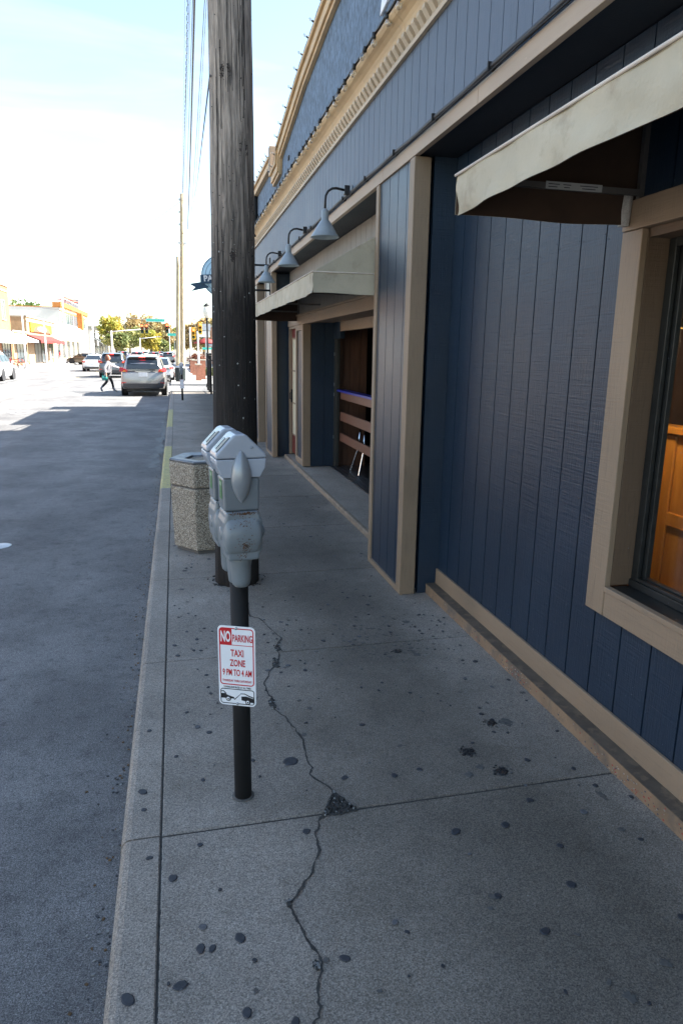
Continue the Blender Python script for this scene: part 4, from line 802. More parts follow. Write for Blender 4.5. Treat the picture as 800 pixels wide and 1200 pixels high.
# ================================================================ litter bin of exposed aggregate
def aggregate():
    m = bpy.data.materials.new('aggregate'); m.use_nodes = True; n = m.node_tree.nodes; l = m.node_tree.links; b = n['Principled BSDF']
    tc = n.new('ShaderNodeTexCoord'); v = n.new('ShaderNodeTexVoronoi'); v.inputs['Scale'].default_value = 135; l.new(tc.outputs['Object'], v.inputs['Vector'])
    sx = n.new('ShaderNodeSeparateColor'); l.new(v.outputs['Color'], sx.inputs[0])
    r = n.new('ShaderNodeValToRGB'); r.color_ramp.interpolation = 'CONSTANT'; E = r.color_ramp.elements
    E[0].color = (.24, .205, .16, 1); E[1].position = .14; E[1].color = (.50, .43, .34, 1)
    for p, c in ((.42, (.60, .53, .43)), (.62, (.40, .345, .27)), (.78, (.74, .67, .55)), (.93, (.26, .23, .19))): e = E.new(p); e.color = (*c, 1)
    l.new(sx.outputs[0], r.inputs['Fac'])
    d = n.new('ShaderNodeValToRGB'); d.color_ramp.elements[0].position = .35; d.color_ramp.elements[0].color = (1, 1, 1, 1); d.color_ramp.elements[1].position = .62; d.color_ramp.elements[1].color = (.42, .39, .35, 1); l.new(v.outputs['Distance'], d.inputs['Fac'])
    mx = n.new('ShaderNodeMixRGB'); mx.blend_type = 'MULTIPLY'; mx.inputs['Fac'].default_value = 1; l.new(r.outputs['Color'], mx.inputs['Color1']); l.new(d.outputs['Color'], mx.inputs['Color2'])
    l.new(mx.outputs['Color'], b.inputs['Base Color']); b.inputs['Roughness'].default_value = .75
    bp = n.new('ShaderNodeBump'); bp.invert = True; bp.inputs['Strength'].default_value = .8; bp.inputs['Distance'].default_value = .006; l.new(v.outputs['Distance'], bp.inputs['Height']); l.new(bp.outputs['Normal'], b.inputs['Normal'])
    return m
agg = aggregate()
bn = thing('litter_bin', 'six-sided exposed-aggregate concrete litter bin standing at the kerb', 'litter bin', (.245, 6.33, 0))
def hexr(r, z, ph=8 + 60): return [(r * cos(radians(ph + 60 * k)), r * sin(radians(ph + 60 * k)), z) for k in range(6)]
a = MB(); a.loft([hexr(.318, .035), hexr(.335, .60)]); a.build('lower_body', agg, bn, bevel=.012)
a = MB(); a.loft([hexr(.318, .601), hexr(.318, .612)]); a.loft([hexr(.29, 0), hexr(.29, .034)]); a.build('groove', mat('dark_groove', (.12, .11, .10), .9), bn)
a = MB(); a.loft([hexr(.336, .613), hexr(.341, .80), hexr(.335, .825)]); a.build('upper_body', agg, bn, bevel=.012)
lidm = mat('dented_lid_metal', (.22, .23, .24), .42, .25, 14, .2, 30, metal=.7, dirt=((.1, .09, .08), 16, .55, .7))
a = MB(); a.loft([hexr(.335, .826), hexr(.338, .84), hexr(.325, .852), hexr(.20, .842), hexr(.17, .80)], cap=False); a.build('lid', lidm, bn, bevel=.003)
a = MB(); a.lathe([(0, .70), (.2, .70)], (0, 0, 0), 16); a.poly(hexr(.20, .78)); a.build('liner', mat('bin_liner', (.012, .012, .012), .4, .3, 10, .8, 20), bn)

# ================================================================ twin parking meters
mg = mat('meter_grey_paint', (.185, .21, .225), .38, .10, 14, .12, 40, dirt=((.24, .11, .03), 26, .665, .9), coat=.2)
mgd = mat('meter_dome_paint', (.37, .40, .45), .30, .08, 9, .05, 40, coat=.3)
mgb = mat('meter_body_paint', (.155, .175, .19), .36, .08, 9, .05, 40, coat=.2)
rust = mat('rust_patch', (.11, .045, .014), .9, .5, 60, .8, 120)
# polished plug: bright metal bulge
mbulge = mat('bulge_grey', (.30, .32, .34), .30, .1, 8, metal=.35)
tm = thing('parking_meter', 'twin-headed grey parking meter on a black pole in the near sidewalk', 'parking meter', (.205, 2.51, 0))
a = MB(); a.tube([(0, 0, -.02), (0, 0, 1.0)], .035, 24); a.m = 1
pl = a.build('pole', black, tm)
a = MB(); a.lathe([(0, .0), (.046, .0), (.043, .003), (.036, .005)], (0, 0, .0), 20); a.build('base_grout', grime, tm)
# yoke casting
a = MB(); a.lathe([(.036, .925), (.041, .925), (.046, .945), (.049, 1.02), (.052, 1.045)], (0, 0, 0), 24)
def rr2(cx, cy, hx, hy, z, c=.02, n=3):
    p = []
    for sx, sy, a0 in ((1, 1, 0), (-1, 1, 90), (-1, -1, 180), (1, -1, 270)):
        for k in range(n + 1):
            t = radians(a0 + 90 * k / n); p.append((cx + sx * (hx - c) + c * cos(t), cy + sy * (hy - c) + c * sin(t), z))
    return p
ya = MB(); ya.smooth = True
ya.loft([rr2(0, 0, .038, .038, .935, .035), rr2(0, 0, .040, .045, .97, .03), rr2(0, 0, .036, .085, 1.02, .025), rr2(0, 0, .034, .11, 1.058, .02), rr2(0, 0, .034, .11, 1.075, .02)])
a = ya; a.build('yoke', mg, tm, bevel=.004)
def head(label, yoff, rzz):
    H = bpy.data.objects.new('meter_head', None); COL.objects.link(H); H.parent = tm; H.location = (-.014, yoff, 0); H['label'] = label
    b = MB(); b.lathe([(0, .948), (.024, .949), (.032, .958), (.0355, .975), (.0375, 1.045), (.041, 1.05), (.041, 1.06), (0, 1.06)], (.002, 0, 0), 24); b.build('stub', mg, H)
    b = MB(); b.smooth = False                                                     # coin vault: drum-fronted block
    prof = [(-.056, 1.062), (.058, 1.062), (.060, 1.085), (.067, 1.095), (.071, 1.115), (.071, 1.205), (.064, 1.222), (.062, 1.242), (-.060, 1.242), (-.062, 1.222), (-.068, 1.205), (-.068, 1.115), (-.064, 1.095), (-.058, 1.085)]
    b.prism([(x, -.062, z) for x, z in prof], (0, .124, 0)); v = b.build('coin_vault', mg, H, bevel=.010, seg=3)
    b = MB(); b.smooth = True; b.loft([rr2(0, 0, .060 + .009 * sin(pi * u), .058 + .026 * sin(pi * u) ** .6, 1.088 + .132 * u, .022, 4) for u in [i / 16 for i in range(17)]]); b.build('vault_bulge', mg, H, bevel=.003)
    b = MB(); b.lathe([(0, .0), (.024, .0), (.024, -.004), (.018, -.007), (0, -.008)], (-.066, 0, 1.155), 18, Matrix.Rotation(radians(90), 3, 'Y')); b.build('vault_lock', mg, H, bevel=.002); b = MB(); b.lathe([(0, 0), (.028, 0), (.024, .014), (.014, .02), (0, .021)], (.070, 0, 1.155), 18, Matrix.Rotation(radians(90), 3, 'Y')); b.build('vault_lock', mg, H, bevel=.002)
    b = MB(); b.prism([(x, -.052, z) for x, z in ((-.064, 1.243), (.062, 1.243), (.064, 1.362), (-.066, 1.362))], (0, .104, 0)); bd = b.build('housing', mgb, H, bevel=.008, seg=3)
    b = MB(); b.prism([(x, -.058, z) for x, z in ((-.067, 1.363), (.065, 1.363), (.083, 1.395), (.0875, 1.428), (-.0895, 1.428), (-.0895, 1.412))], (0, .116, 0)); dm = b.build('dome_lower', mgd, H, bevel=.004, seg=3)
    b = MB(); b.prism([(x, -.0585, z) for x, z in ((-.0905, 1.430), (.0885, 1.430), (.0865, 1.444), (.022, 1.508), (.012, 1.514), (-.022, 1.514), (-.030, 1.508), (-.0895, 1.446))], (0, .117, 0)); dm2 = b.build('dome', mgd, H, bevel=.007, seg=3)
    # slots: dark display window with a pale strip on the sloping street face
    nx, nz = -(1.508 - 1.446), (.0895 - .030); ln = sqrt(nx * nx + nz * nz); nrm = Vector((nx / ln, 0, nz / ln)); tv = Vector((.0595, 0, .062)).normalized(); mid = Vector((-.060, 0, 1.477))
    Rm = Matrix((tv, Vector((0, 1, 0)), nrm)).transposed()
    b = MB(); b.cbox(mid + nrm * .001 + Vector((0, -.036, 0)), (.070, .016, .003), Rm); b.build('display_slot', mat('slot_black', (.006, .006, .006), .3), dm2, bevel=.001)
    b = MB(); b.cbox(mid + nrm * .001 + Vector((0, .018, 0)), (.05, .03, .002), Rm); b.build('display_glass', mat('display_dark', (.03, .035, .03), .1), dm2)
    b = MB(); b.cbox(mid + nrm * .0012 + Vector((0, -.022, 0)), (.062, .008, .003), Rm); b.build('pale_strip', mat('cream_strip', (.6, .52, .38), .6), dm2)
    # pointed oval bulge on the end face, green notice on the street side
    b = MB(); K = 14; rings = []
    for i in range(K + 1):
        u = i / K; z = 1.272 + .19 * u; wv = .0365 * sin(pi * u) ** .75; d = .026 * sin(pi * u) ** .8
        rings.append([((wv * cos(t) - .003), -.0575 - d * max(0, sin(t)) ** .85 if sin(t) > 0 else -.050, z) for t in [2 * pi * k / 20 for k in range(20)]])
    b.smooth = True; b.loft(rings); b.build('bulge', mbulge, dm2)
    b = MB(); b.box(-.0668, -.0662, -.030, .012, 1.285, 1.352); b.m = 1; b.box(-.0672, -.0669, -.026, .008, 1.332, 1.345); b.build('green_notice', [mat('green_sticker', (.05, .17, .06), .5, .5, 90), mat('sticker_white', (.22, .34, .22), .5)], bd)
    b = MB(); b.lathe([(0, 0), (.004, 0), (.003, .003), (0, .003)], (.036, -.0585, 1.468), 8, R90); b.build('rivet', steel, H)
    b = MB(); q = random.Random(int(yoff * 1000) + 900)
    for cx, cz, sx_, sz_, n in ((.006, 1.120, .009, .010, 90), (.0, 1.13, .018, .018, 30), (-.01, 1.236, .025, .003, 90), (.02, 1.236, .02, .003, 60), (-.002, 1.205, .018, .012, 60), (.0, 1.08, .012, .006, 25)):
        for _ in range(n):
            x, z = q.gauss(cx, sx_), q.gauss(cz, sz_); s = q.uniform(.0006, .0022)
            uu = (z - 1.088) / .132; y = -(.058 + .026 * max(0., sin(pi * uu)) ** .6) - .0004 if 0 < uu < 1 else -.0623
            if abs(x) < .058: b.lathe([(0, 0), (s, 0), (s * .6, .0012), (0, .0014)], (x, y + .0005, z), 6, R90)
    b.build('rust_spots', rust, v)
    return H
h1 = head('meter head with rust streaks, nearer the camera', -.098, 0); h2 = head('rear meter head, half hidden behind the first', .098, 0)
h1.rotation_euler = (0, 0, 0)
tm.rotation_euler = (0, 0, radians(7))
# small sign on the meter pole
sg = thing('parking_sign', 'small white and red taxi-zone no-parking sign on the black meter pole', 'sign', (.187, 2.468, .600), rz=radians(-23))
W_, H_ = .150, .333
def rrect(w_, h_, c, n=6, cx=0, cz=0):
    p = []
    for sx, sz, a0 in ((1, 1, 0), (-1, 1, 90), (-1, -1, 180), (1, -1, 270)):
        for k in range(n + 1):
            t = radians(a0 + 90 * k / n); p.append((cx + sx * (w_ / 2 - c) + c * cos(t), 0, cz + sz * (h_ / 2 - c) + c * sin(t)))
    return p
red_s = mat('sign_red', (.55, .012, .02), .45, .05); white_s = mat('sign_white_sheet', (.84, .85, .86), .4, .03); blk_s = mat('sign_black', (.012, .012, .014), .5)
a = MB(); a.prism(rrect(W_, H_, .018), (0, .002, 0)); a.build('plate', white_s, sg, bevel=.0006)
def outline(mb, w_, h_, c, t, cx, cz, y0, d=.0004):
    o = rrect(w_, h_, c, 6, cx, cz); i = rrect(w_ - 2 * t, h_ - 2 * t, max(.001, c - t), 6, cx, cz); n = len(o)
    for k in range(n):
        j = (k + 1) % n; A = [o[k], o[j], i[j], i[k]]; mb.prism([(p[0], y0, p[2]) for p in A], (0, -d, 0))
a = MB(); outline(a, .138, .238, .014, .0042, 0, .0395, -.0001)
a.box(-.0648, .0648, -.0005, -.0001, .0870, .0897)
pts = [(-.067, -.0007, .0885), (-.0185, -.0007, .0885), (-.0185, -.0007, .1572), (-.057, -.0007, .1572), (-.064, -.0007, .1545), (-.067, -.0007, .147)]
a.prism(pts, (0, .0003, 0)); a.build('red_border', red_s, sg)
RX = Matrix.Rotation(radians(90), 4, 'X')
def stext(s, size, x, z, m, sx=1, b_=0, y=-.0012, al='CENTER', sp=1., nm='lettering'): text_mesh(nm, s, size, m, sg, Matrix.Translation((x, y, z)) @ RX, sx, b_, .0002, al, sp)
def ft(s, w, h, x, z, m, b_): text_mesh('lettering', s, .04, m, sg, Matrix.Translation((x, -.0012, z)) @ RX, 1, b_, .0002, fit=(w, h))
ft('NO', .040, .046, -.0425, .123, white_s, .0012); ft('PARKING', .079, .030, .0245, .118, red_s, .0007)
ft('TAXI', .052, .029, .002, .056, red_s, .0008); ft('ZONE', .062, .029, .003, .0145, red_s, .0008); ft('9 PM TO 4 AM', .117, .028, .001, -.026, red_s, .0008)
ft('THURSDAY THRU SATURDAY', .118, .009, 0, -.061, red_s, .0006); ft('TOWING ENFORCED AT ALL TIMES', .110, .0075, 0, -.0885, blk_s, .0006)
a = MB(); outline(a, .138, .064, .011, .0032, 0, -.128, -.0001); 
def shp(pts, y=-.0005): a.prism([(x, y, z) for x, z in pts], (0, .0003, 0))
shp([(-.066, -.118), (-.052, -.117), (-.040, -.124), (-.026, -.128), (-.014, -.131), (-.012, -.138), (-.066, -.138)]); shp([(-.066, -.108), (-.056, -.106), (-.044, -.118), (-.047, -.120), (-.057, -.110), (-.066, -.112)])
shp([(-.014, -.140), (.012, -.116), (.013, -.113), (.016, -.114), (-.012, -.1435)]); shp([(.013, -.113), (.030, -.112), (.048, -.120), (.066, -.126), (.066, -.130), (.046, -.124), (.030, -.1155), (.016, -.116)])
shp([(.016, -.126), (.036, -.124), (.066, -.132), (.066, -.150), (.016, -.142)])
for cx, cz in ((-.037, -.139), (.042, -.148)):
    a.lathe([(0, 0), (.0105, 0), (.0105, .0008), (0, .0008)], (cx, -.0003, cz), 18, R90)
a.build('tow_pictogram', blk_s, sg)
a = MB()
for cx, cz in ((-.037, -.139), (.042, -.148)): a.lathe([(0, 0), (.0068, 0), (.0068, .0006), (0, .0006)], (cx, -.0012, cz), 18, R90)
a.build('wheel_rings', white_s, sg)
a = MB()
for cx, cz in ((-.037, -.139), (.042, -.148)): a.lathe([(0, 0), (.0032, 0), (.0032, .0006), (0, .0006)], (cx, -.0019, cz), 12, R90)
a.build('wheel_hubs', blk_s, sg)
for cz in (.158, -.158):
    a = MB(); a.lathe([(0, 0), (.006, 0), (.005, .003), (0, .0035)], (0, -.0006, cz), 10, R90); a.build('bolt', steel, sg)
# ================================================================ vehicles (origin on the road under the middle, nose towards +Y)
car_glass = mat('dark_car_glass', (.015, .02, .025), .06, .1, spec=.8); chromec = mat('car_chrome', (.7, .7, .72), .15, metal=1)
tailr = mat('tail_lamp_red', (.45, .01, .01), .2, .1, coat=.5); headl = mat('headlamp_clear', (.6, .62, .65), .1); plastic = mat('dark_plastic', (.03, .03, .032), .6); platew = mat('plate_white', (.6, .62, .64), .5)
rimm = mat('alloy_rim', (.45, .46, .48), .3, .1, metal=.8); amber = mat('amber_lens', (.6, .2, .02), .3)
brake = emis('brake_lamp_lit', (1, .03, .02), 3.0)
def paint(nm, c, met=.5): return mat('car_paint_' + nm, c, .32, .03, 2, metal=met, coat=.8)
def car(name, label, kind, pt, loc, rz=0, group='cars on the street', lit=False):
    t = thing(name, label, 'car', loc, rz, group)
    if kind == 'suv':    # y, half width, z low, z belt
        S = [(-2.25, .78, .42, .70), (-2.20, .86, .36, .98), (-2.05, .91, .28, 1.06), (-1.3, .925, .24, 1.06), (0, .925, .22, 1.03), (1.1, .92, .24, 1.00), (1.75, .90, .26, .94), (2.1, .84, .32, .84), (2.28, .70, .40, .66)]
        Gh = [(-2.12, .80, .60, 1.06, 1.34), (-1.92, .82, .62, 1.06, 1.60), (-1.5, .83, .63, 1.06, 1.67), (0, .84, .64, 1.04, 1.69), (.35, .84, .62, 1.03, 1.60), (1.15, .80, .60, 1.0, 1.04)]
        wy = (-1.33, 1.33); wr = .345
    else:
        S = [(-2.35, .74, .40, .62), (-2.30, .82, .34, .86), (-2.15, .87, .26, .98), (-1.3, .90, .22, 1.0), (0, .90, .20, .95), (1.1, .89, .22, .92), (1.85, .86, .24, .82), (2.2, .78, .30, .70), (2.36, .62, .38, .58)]
        Gh = [(-1.78, .74, .66, .97, 1.0), (-1.15, .78, .58, .98, 1.36), (-.8, .78, .59, .97, 1.42), (.1, .79, .60, .95, 1.45), (.4, .78, .58, .94, 1.38), (1.25, .74, .66, .90, .94)]
        wy = (-1.38, 1.38); wr = .32
    rings = []
    for y, hw, zl, zb in S:
        m_ = (zl + zb) / 2
        rings.append([(-hw * .90, y, zl), (-hw * .98, y, zl + .10), (-hw, y, m_), (-hw * .985, y, zb - .10), (-hw * .93, y, zb), (-hw * .5, y, zb + .015), (0, y, zb + .02), (hw * .5, y, zb + .015), (hw * .93, y, zb), (hw * .985, y, zb - .10), (hw, y, m_), (hw * .98, y, zl + .10), (hw * .90, y, zl), (0, y, zl - .02)])
    a = MB(); a.smooth = True; a.loft(rings); a.build('body', pt, t, bevel=.01, subdiv=1)
    rings = []
    for y, hb, ht, zb, zt in Gh:
        rings.append([(-hb, y, zb - .03), (-hb * .98, y, zb + .02), (-(hb + ht) / 2 - .01, y, (zb + zt) / 2), (-ht - .02, y, zt - .05), (-ht * .86, y, zt - .004), (0, y, zt + .02), (ht * .86, y, zt - .004), (ht + .02, y, zt - .05), ((hb + ht) / 2 + .01, y, (zb + zt) / 2), (hb * .98, y, zb + .02), (hb, y, zb - .03)])
    a = MB(); a.smooth = True; a.loft(rings); a.build('roof', pt, t, bevel=.01)
    # glazing, a few mm proud of the cabin
    y0, y1, y2 = Gh[0], Gh[1], Gh[2]
    if kind == 'suv': q = [(-.66, -2.205, 1.12), (.66, -2.205, 1.12), (.60, -2.005, 1.55), (-.60, -2.005, 1.55)]
    else: q = [(-.64, -1.80, 1.045), (.64, -1.80, 1.045), (.53, -1.13, 1.375), (-.53, -1.13, 1.375)]
    a = MB(); nrm = (Vector(q[1]) - Vector(q[0])).cross(Vector(q[3]) - Vector(q[0])).normalized(); a.prism([Vector(p) + nrm * (.012 if nrm.y < 0 else -.012) for p in q], tuple(-nrm * .02)); a.build('rear_window', car_glass, t, bevel=.004)
    e0, e1 = Gh[-2], Gh[-1]
    a = MB(); a.prism([(-.70, e1[0] - .06, e1[4] + .03), (.70, e1[0] - .06, e1[4] + .03), (.56, e0[0] + .08, e0[4] - .03), (-.56, e0[0] + .08, e0[4] - .03)], (0, .01, .02)); a.build('windscreen', car_glass, t)
    zt = 1.52 if kind == 'suv' else 1.30; zb = 1.10 if kind == 'suv' else 1.02
    for sx in (-1, 1):
        for ya, yb, yc, yd in (((-1.75, -1.0, -1.0, -1.6) if kind == 'suv' else (-1.2, -.72, -.72, -.95)), ((-.92, -.05, -.05, -.92) if kind == 'suv' else (-.66, .05, .05, -.66)), ((.03, .92, .42, .03) if kind == 'suv' else (.12, .95, .42, .12))):
            xb_, xt_ = (.845, .70) if kind == 'suv' else (.80, .655)
            a = MB(); a.prism([(sx * xb_, ya, zb), (sx * xb_, yb, zb), (sx * xt_, yc, zt), (sx * xt_, yd, zt)], (sx * .012, 0, .003)); a.build('side_window', car_glass, t)
        a = MB(); a.cbox((sx * .98, .95, 1.08), (.16, .09, .12)); a.build('mirror', pt, t, bevel=.02)
        # lamps
        a = MB()
        if kind == 'suv': a.prism([(sx * .92, -2.16, 1.02), (sx * .62, -2.255, 1.0), (sx * .66, -2.245, 1.11), (sx * .90, -2.09, 1.20)], (0, -.03, 0)); a.prism([(sx * .92, -2.16, 1.02), (sx * .90, -2.09, 1.20), (sx * .91, -1.86, 1.16), (sx * .935, -1.9, 1.06)], (sx * .02, 0, 0))
        else: a.prism([(sx * .88, -2.24, .80), (sx * .56, -2.33, .78), (sx * .56, -2.32, .90), (sx * .86, -2.20, .93)], (0, -.03, 0))
        tl = a.build('tail_light', brake if lit else tailr, t, bevel=.006)
        a = MB(); zz = 1.04 if kind == 'suv' else .8; a.cbox((sx * .74, -2.265 if kind == 'suv' else -2.335, zz), (.10, .03, .05)); a.build('indicator_lens', amber, tl)
        a = MB(); a.prism([(sx * .88, 2.0, .72), (sx * .55, 2.2, .68), (sx * .55, 2.18, .80), (sx * .86, 1.95, .86)], (0, .05, 0)); a.build('headlight', headl, t, bevel=.006)
        a = MB(); a.cbox((sx * .78, -2.26, .56), (.18, .03, .05)); a.build('reflector', tailr, t)
        for y in wy:
            a = MB(); R = Matrix.Rotation(radians(90), 3, 'Y')
            a.lathe([(0, -.11), (wr * .6, -.11), (wr * .96, -.10), (wr, -.07), (wr, .07), (wr * .96, .10), (wr * .6, .11), (0, .11)], (sx * .80, y, wr), 28, R); wh = a.build('wheel', rubber, t)
            a = MB(); a.lathe([(0, .0), (.05, .0), (.06, -.01), (wr * .58, -.015), (wr * .62, .01), (wr * .6, -.03)], (sx * .915, y, wr), 20, Matrix.Rotation(radians(90 * sx), 3, 'Y'))
            for k in range(5):
                an = 2 * pi * k / 5; a.cbox((sx * .918, y + .12 * cos(an), wr + .12 * sin(an)), (.015, .2, .035), Matrix.Rotation(an, 3, 'X'))
            a.build('rim', rimm, wh)
            a = MB(); a.lathe([(wr + .015, -.02), (wr + .06, -.02), (wr + .065, 0), (wr + .015, 0)], (sx * .93, y, wr + .005), 28, Matrix.Rotation(radians(90 * sx), 3, 'Y')); a.build('wheel_arch', plastic, t)
    a = MB()
    if kind == 'suv': a.cbox((0, -2.235, .46), (1.62, .12, .20)); a.cbox((0, -2.245, .36), (1.3, .1, .08))
    else: a.cbox((0, -2.33, .38), (1.4, .08, .12))
    a.build('rear_bumper', plastic, t, bevel=.03)
    a = MB(); zz = .90 if kind == 'suv' else .74; a.cbox((0, -2.285 if kind == 'suv' else -2.345, zz), (.36, .012, .17)); a.build('number_plate', platew, t, bevel=.004)
    if kind == 'suv':
        a = MB(); a.cbox((0, -2.275, 1.02), (.62, .02, .035)); a.build('trim_bar', chromec, t, bevel=.004)
        a = MB(); a.cbox((0, -2.02, 1.63), (1.22, .26, .03), Matrix.Rotation(radians(6), 3, 'X')); sp = a.build('spoiler', pt, t, bevel=.01)
        a = MB(); a.cbox((0, -2.155, 1.605), (.22, .012, .02)); a.build('high_brake_light', brake, sp)
        for sx in (-1, 1): a = MB(); a.tube([(sx * .56, -1.7, 1.68), (sx * .57, -1.5, 1.725), (sx * .57, .1, 1.73), (sx * .56, .3, 1.66)], .016, 6); a.build('roof_rail', chromec, t)
        a = MB(); a.tube([(0, -2.17, 1.16), (.1, -2.13, 1.24), (.32, -2.15, 1.2)], .012, 5); a.build('rear_wiper', plastic, t)
    a = MB(); a.box(-.7, .7, -1.9, 1.9, .20, .34); a.build('underbody', plastic, t)
    return t
RZ = -.10
P = paint
suv = car('parked_car', 'silver grey compact SUV seen from behind, stopped at the kerb beside the walking woman', 'suv', P('silver', (.30, .29, .28)), (-1.33, 32.4, RZ), lit=False)
car('parked_car', 'dark grey SUV in the next lane, just left of the silver SUV', 'suv', P('dark_grey', (.09, .105, .12)), (-4.25, 52.5, RZ), .02)
car('parked_car', 'white saloon car driving ahead of the dark grey SUV', 'sedan', P('white', (.62, .63, .63), 0), (-7.0, 66.5, RZ))
car('parked_car', 'tan brown car turned sideways at the far left shops', 'sedan', P('brown', (.20, .16, .11)), (-11.2, 95, RZ), radians(62))
car('parked_car', 'pale car directly in front of the silver SUV', 'sedan', P('pale', (.5, .52, .54), .2), (-1.0, 46.3, RZ))
car('parked_car', 'grey hatchback standing alone in the kerb lane near the pale poles', 'suv', P('grey_green', (.26, .26, .24)), (-.95, 104, RZ))
car('parked_car', 'bright red car with lit tail lamps beyond the dark grey SUV', 'sedan', P('red', (.42, .03, .03), .2), (-4.5, 80, RZ))
car('parked_car', 'white SUV at the left edge, seen side-on across the street', 'suv', P('white', (.62, .63, .63), 0), (-10.7, 45.5, RZ), .0)
q1 = car('parked_car', 'dark car in the distant queue, left lane', 'suv', P('charcoal', (.05, .055, .06)), (-4.6, 93, RZ))
q2 = car('parked_car', 'white car in the distant queue, middle lane', 'sedan', P('white', (.62, .63, .63), 0), (-3.2, 72, RZ))
Q = [(q1, -4.9, 118, 'dark car farther up the left lane of the distant queue'), (q2, -4.4, 106, 'white car behind two dark cars in the distant queue'), (q2, -2.9, 86, 'white car in the centre of the distant queue'), (q1, -2.7, 98, 'dark car in the centre of the distant queue'), (q1, -7.6, 112, 'dark oncoming-lane car near the traffic signals'), (q2, -2.6, 122, 'small white car far up the centre lane'), (q2, -5.0, 134, 'smallest white car in the left lane of the queue'), (q1, -2.8, 140, 'smallest dark car in the centre lane of the queue'), (q1, -.9, 128, 'small dark car far up the kerb lane')]
for src, x, y, lb in Q: c = copy_tree(src); c.location = (x, y, RZ); c['label'] = lb
for x in (): pass

# ================================================================ people
skin_m = mat('skin', (.42, .24, .17), .5, .08); hair_m = mat('auburn_hair', (.16, .055, .025), .55, .3, 30)
def skinned(name, joints, edges, mt, parent, sub=2):
    me = bpy.data.meshes.new(name); keys = list(joints); me.from_pydata([joints[k][0] for k in keys], [(keys.index(a), keys.index(b_)) for a, b_ in edges], []); me.materials.append(mt)
    o = bpy.data.objects.new(name, me); COL.objects.link(o); o.parent = parent
    md = o.modifiers.new('skin', 'SKIN'); md.use_smooth_shade = True
    if not me.skin_vertices: 
        me.attributes  # layer appears with the modifier; fall back to tubes
    sv = me.skin_vertices[0].data
    for i, k in enumerate(keys): r = joints[k][1]; sv[i].radius = (r, r) if not isinstance(r, tuple) else r; sv[i].use_root = (i == 0)
    s2 = o.modifiers.new('sub', 'SUBSURF'); s2.levels = sub; s2.render_levels = sub
    return o
def person(label, loc, rz, cols, pose, height=1.66, hair=True):
    t = thing('person', label, 'person', loc, rz); s = height / 1.66
    J = {k: (tuple(c * s for c in v[0]), (tuple(q * s for q in v[1]) if isinstance(v[1], tuple) else v[1] * s)) for k, v in pose.items()}
    E_ = [('pelvis', 'waist'), ('waist', 'chest'), ('chest', 'neck'), ('neck', 'head'), ('head', 'crown')]
    for sd in 'LR': E_ += [('pelvis', 'hip' + sd), ('hip' + sd, 'knee' + sd), ('knee' + sd, 'ankle' + sd), ('ankle' + sd, 'toe' + sd), ('chest', 'sho' + sd), ('sho' + sd, 'elb' + sd), ('elb' + sd, 'wri' + sd), ('wri' + sd, 'palm' + sd)] + [('palm' + sd, 'f%d' % k + sd) for k in range(4)] + [('wri' + sd, 'thumb' + sd)]
    for sd in 'LR':
        w_, e_ = Vector(J['wri' + sd][0]), Vector(J['elb' + sd][0]); d = (w_ - e_).normalized(); sidev = d.cross(Vector((0, 0, 1)));
        if sidev.length < .1: sidev = Vector((0, 1, 0))
        sidev.normalize(); pm_ = w_ + d * .07 * s; J['palm' + sd] = (tuple(pm_), .020 * s)
        for k, L in enumerate((.075, .085, .08, .062)): J['f%d' % k + sd] = (tuple(pm_ + d * L * s + sidev * (k - 1.5) * .022 * s + Vector((0, 0, -.012))), .008 * s)
        J['thumb' + sd] = (tuple(w_ + d * .065 * s - sidev * .05 * s), .009 * s)
    skinned('body', J, E_, cols['skin'], t)
    def part_(nm, ks, es, grow, mt): return skinned(nm, {k: (J[k][0], (J[k][1][0] + grow, J[k][1][1] + grow) if isinstance(J[k][1], tuple) else J[k][1] + grow) for k in ks}, es, mt, t)
    part_('trousers', ['pelvis', 'hipL', 'hipR', 'kneeL', 'kneeR', 'ankleL', 'ankleR'], [('pelvis', 'hipL'), ('pelvis', 'hipR'), ('hipL', 'kneeL'), ('hipR', 'kneeR'), ('kneeL', 'ankleL'), ('kneeR', 'ankleR')], .010, cols['legs'])
    part_('cardigan' if 'cardigan' in cols['top_name'] else 'shirt', ['chest', 'waist', 'pelvis', 'shoL', 'shoR', 'elbL', 'elbR', 'wriL', 'wriR'], [('chest', 'waist'), ('waist', 'pelvis'), ('chest', 'shoL'), ('chest', 'shoR'), ('shoL', 'elbL'), ('shoR', 'elbR'), ('elbL', 'wriL'), ('elbR', 'wriR')], .022, cols['top'])
    for sd in 'LR':
        an, to = Vector(J['ankle' + sd][0]), Vector(J['toe' + sd][0]); kn = Vector(J['knee' + sd][0]); a = MB(); q = an.lerp(kn, .55)
        a.tube([q, an + Vector((0, 0, .03)), (an + to) / 2 + Vector((0, 0, -.005)), to], [.062 * s, .052 * s, .05 * s, .035 * s], 10); a.build('boot', cols['boots'], t, subdiv=1)
    hd = Vector(J['head'][0])
    a = MB(); R0 = Matrix.Identity(3)
    a.lathe([(0, .135), (.05, .128), (.088, .09), (.105, .04), (.107, -.02), (.10, -.09), (.07, -.15), (0, -.16)], tuple(hd + Vector((-.022, 0, .02))), 14); a.build('hair', cols['hair'], t)
    a = MB(); a.lathe([(0, .11), (.045, .10), (.072, .06), (.08, .0), (.07, -.06), (.04, -.105), (0, -.12)], tuple(hd + Vector((.022, 0, .0))), 14); a.m = 0
    a.cbox(tuple(hd + Vector((.105, 0, -.015))), (.03, .025, .045)); a.m = 1
    for sy in (-1, 1): a.cbox(tuple(hd + Vector((.094, sy * .032, .015))), (.012, .022, .012))
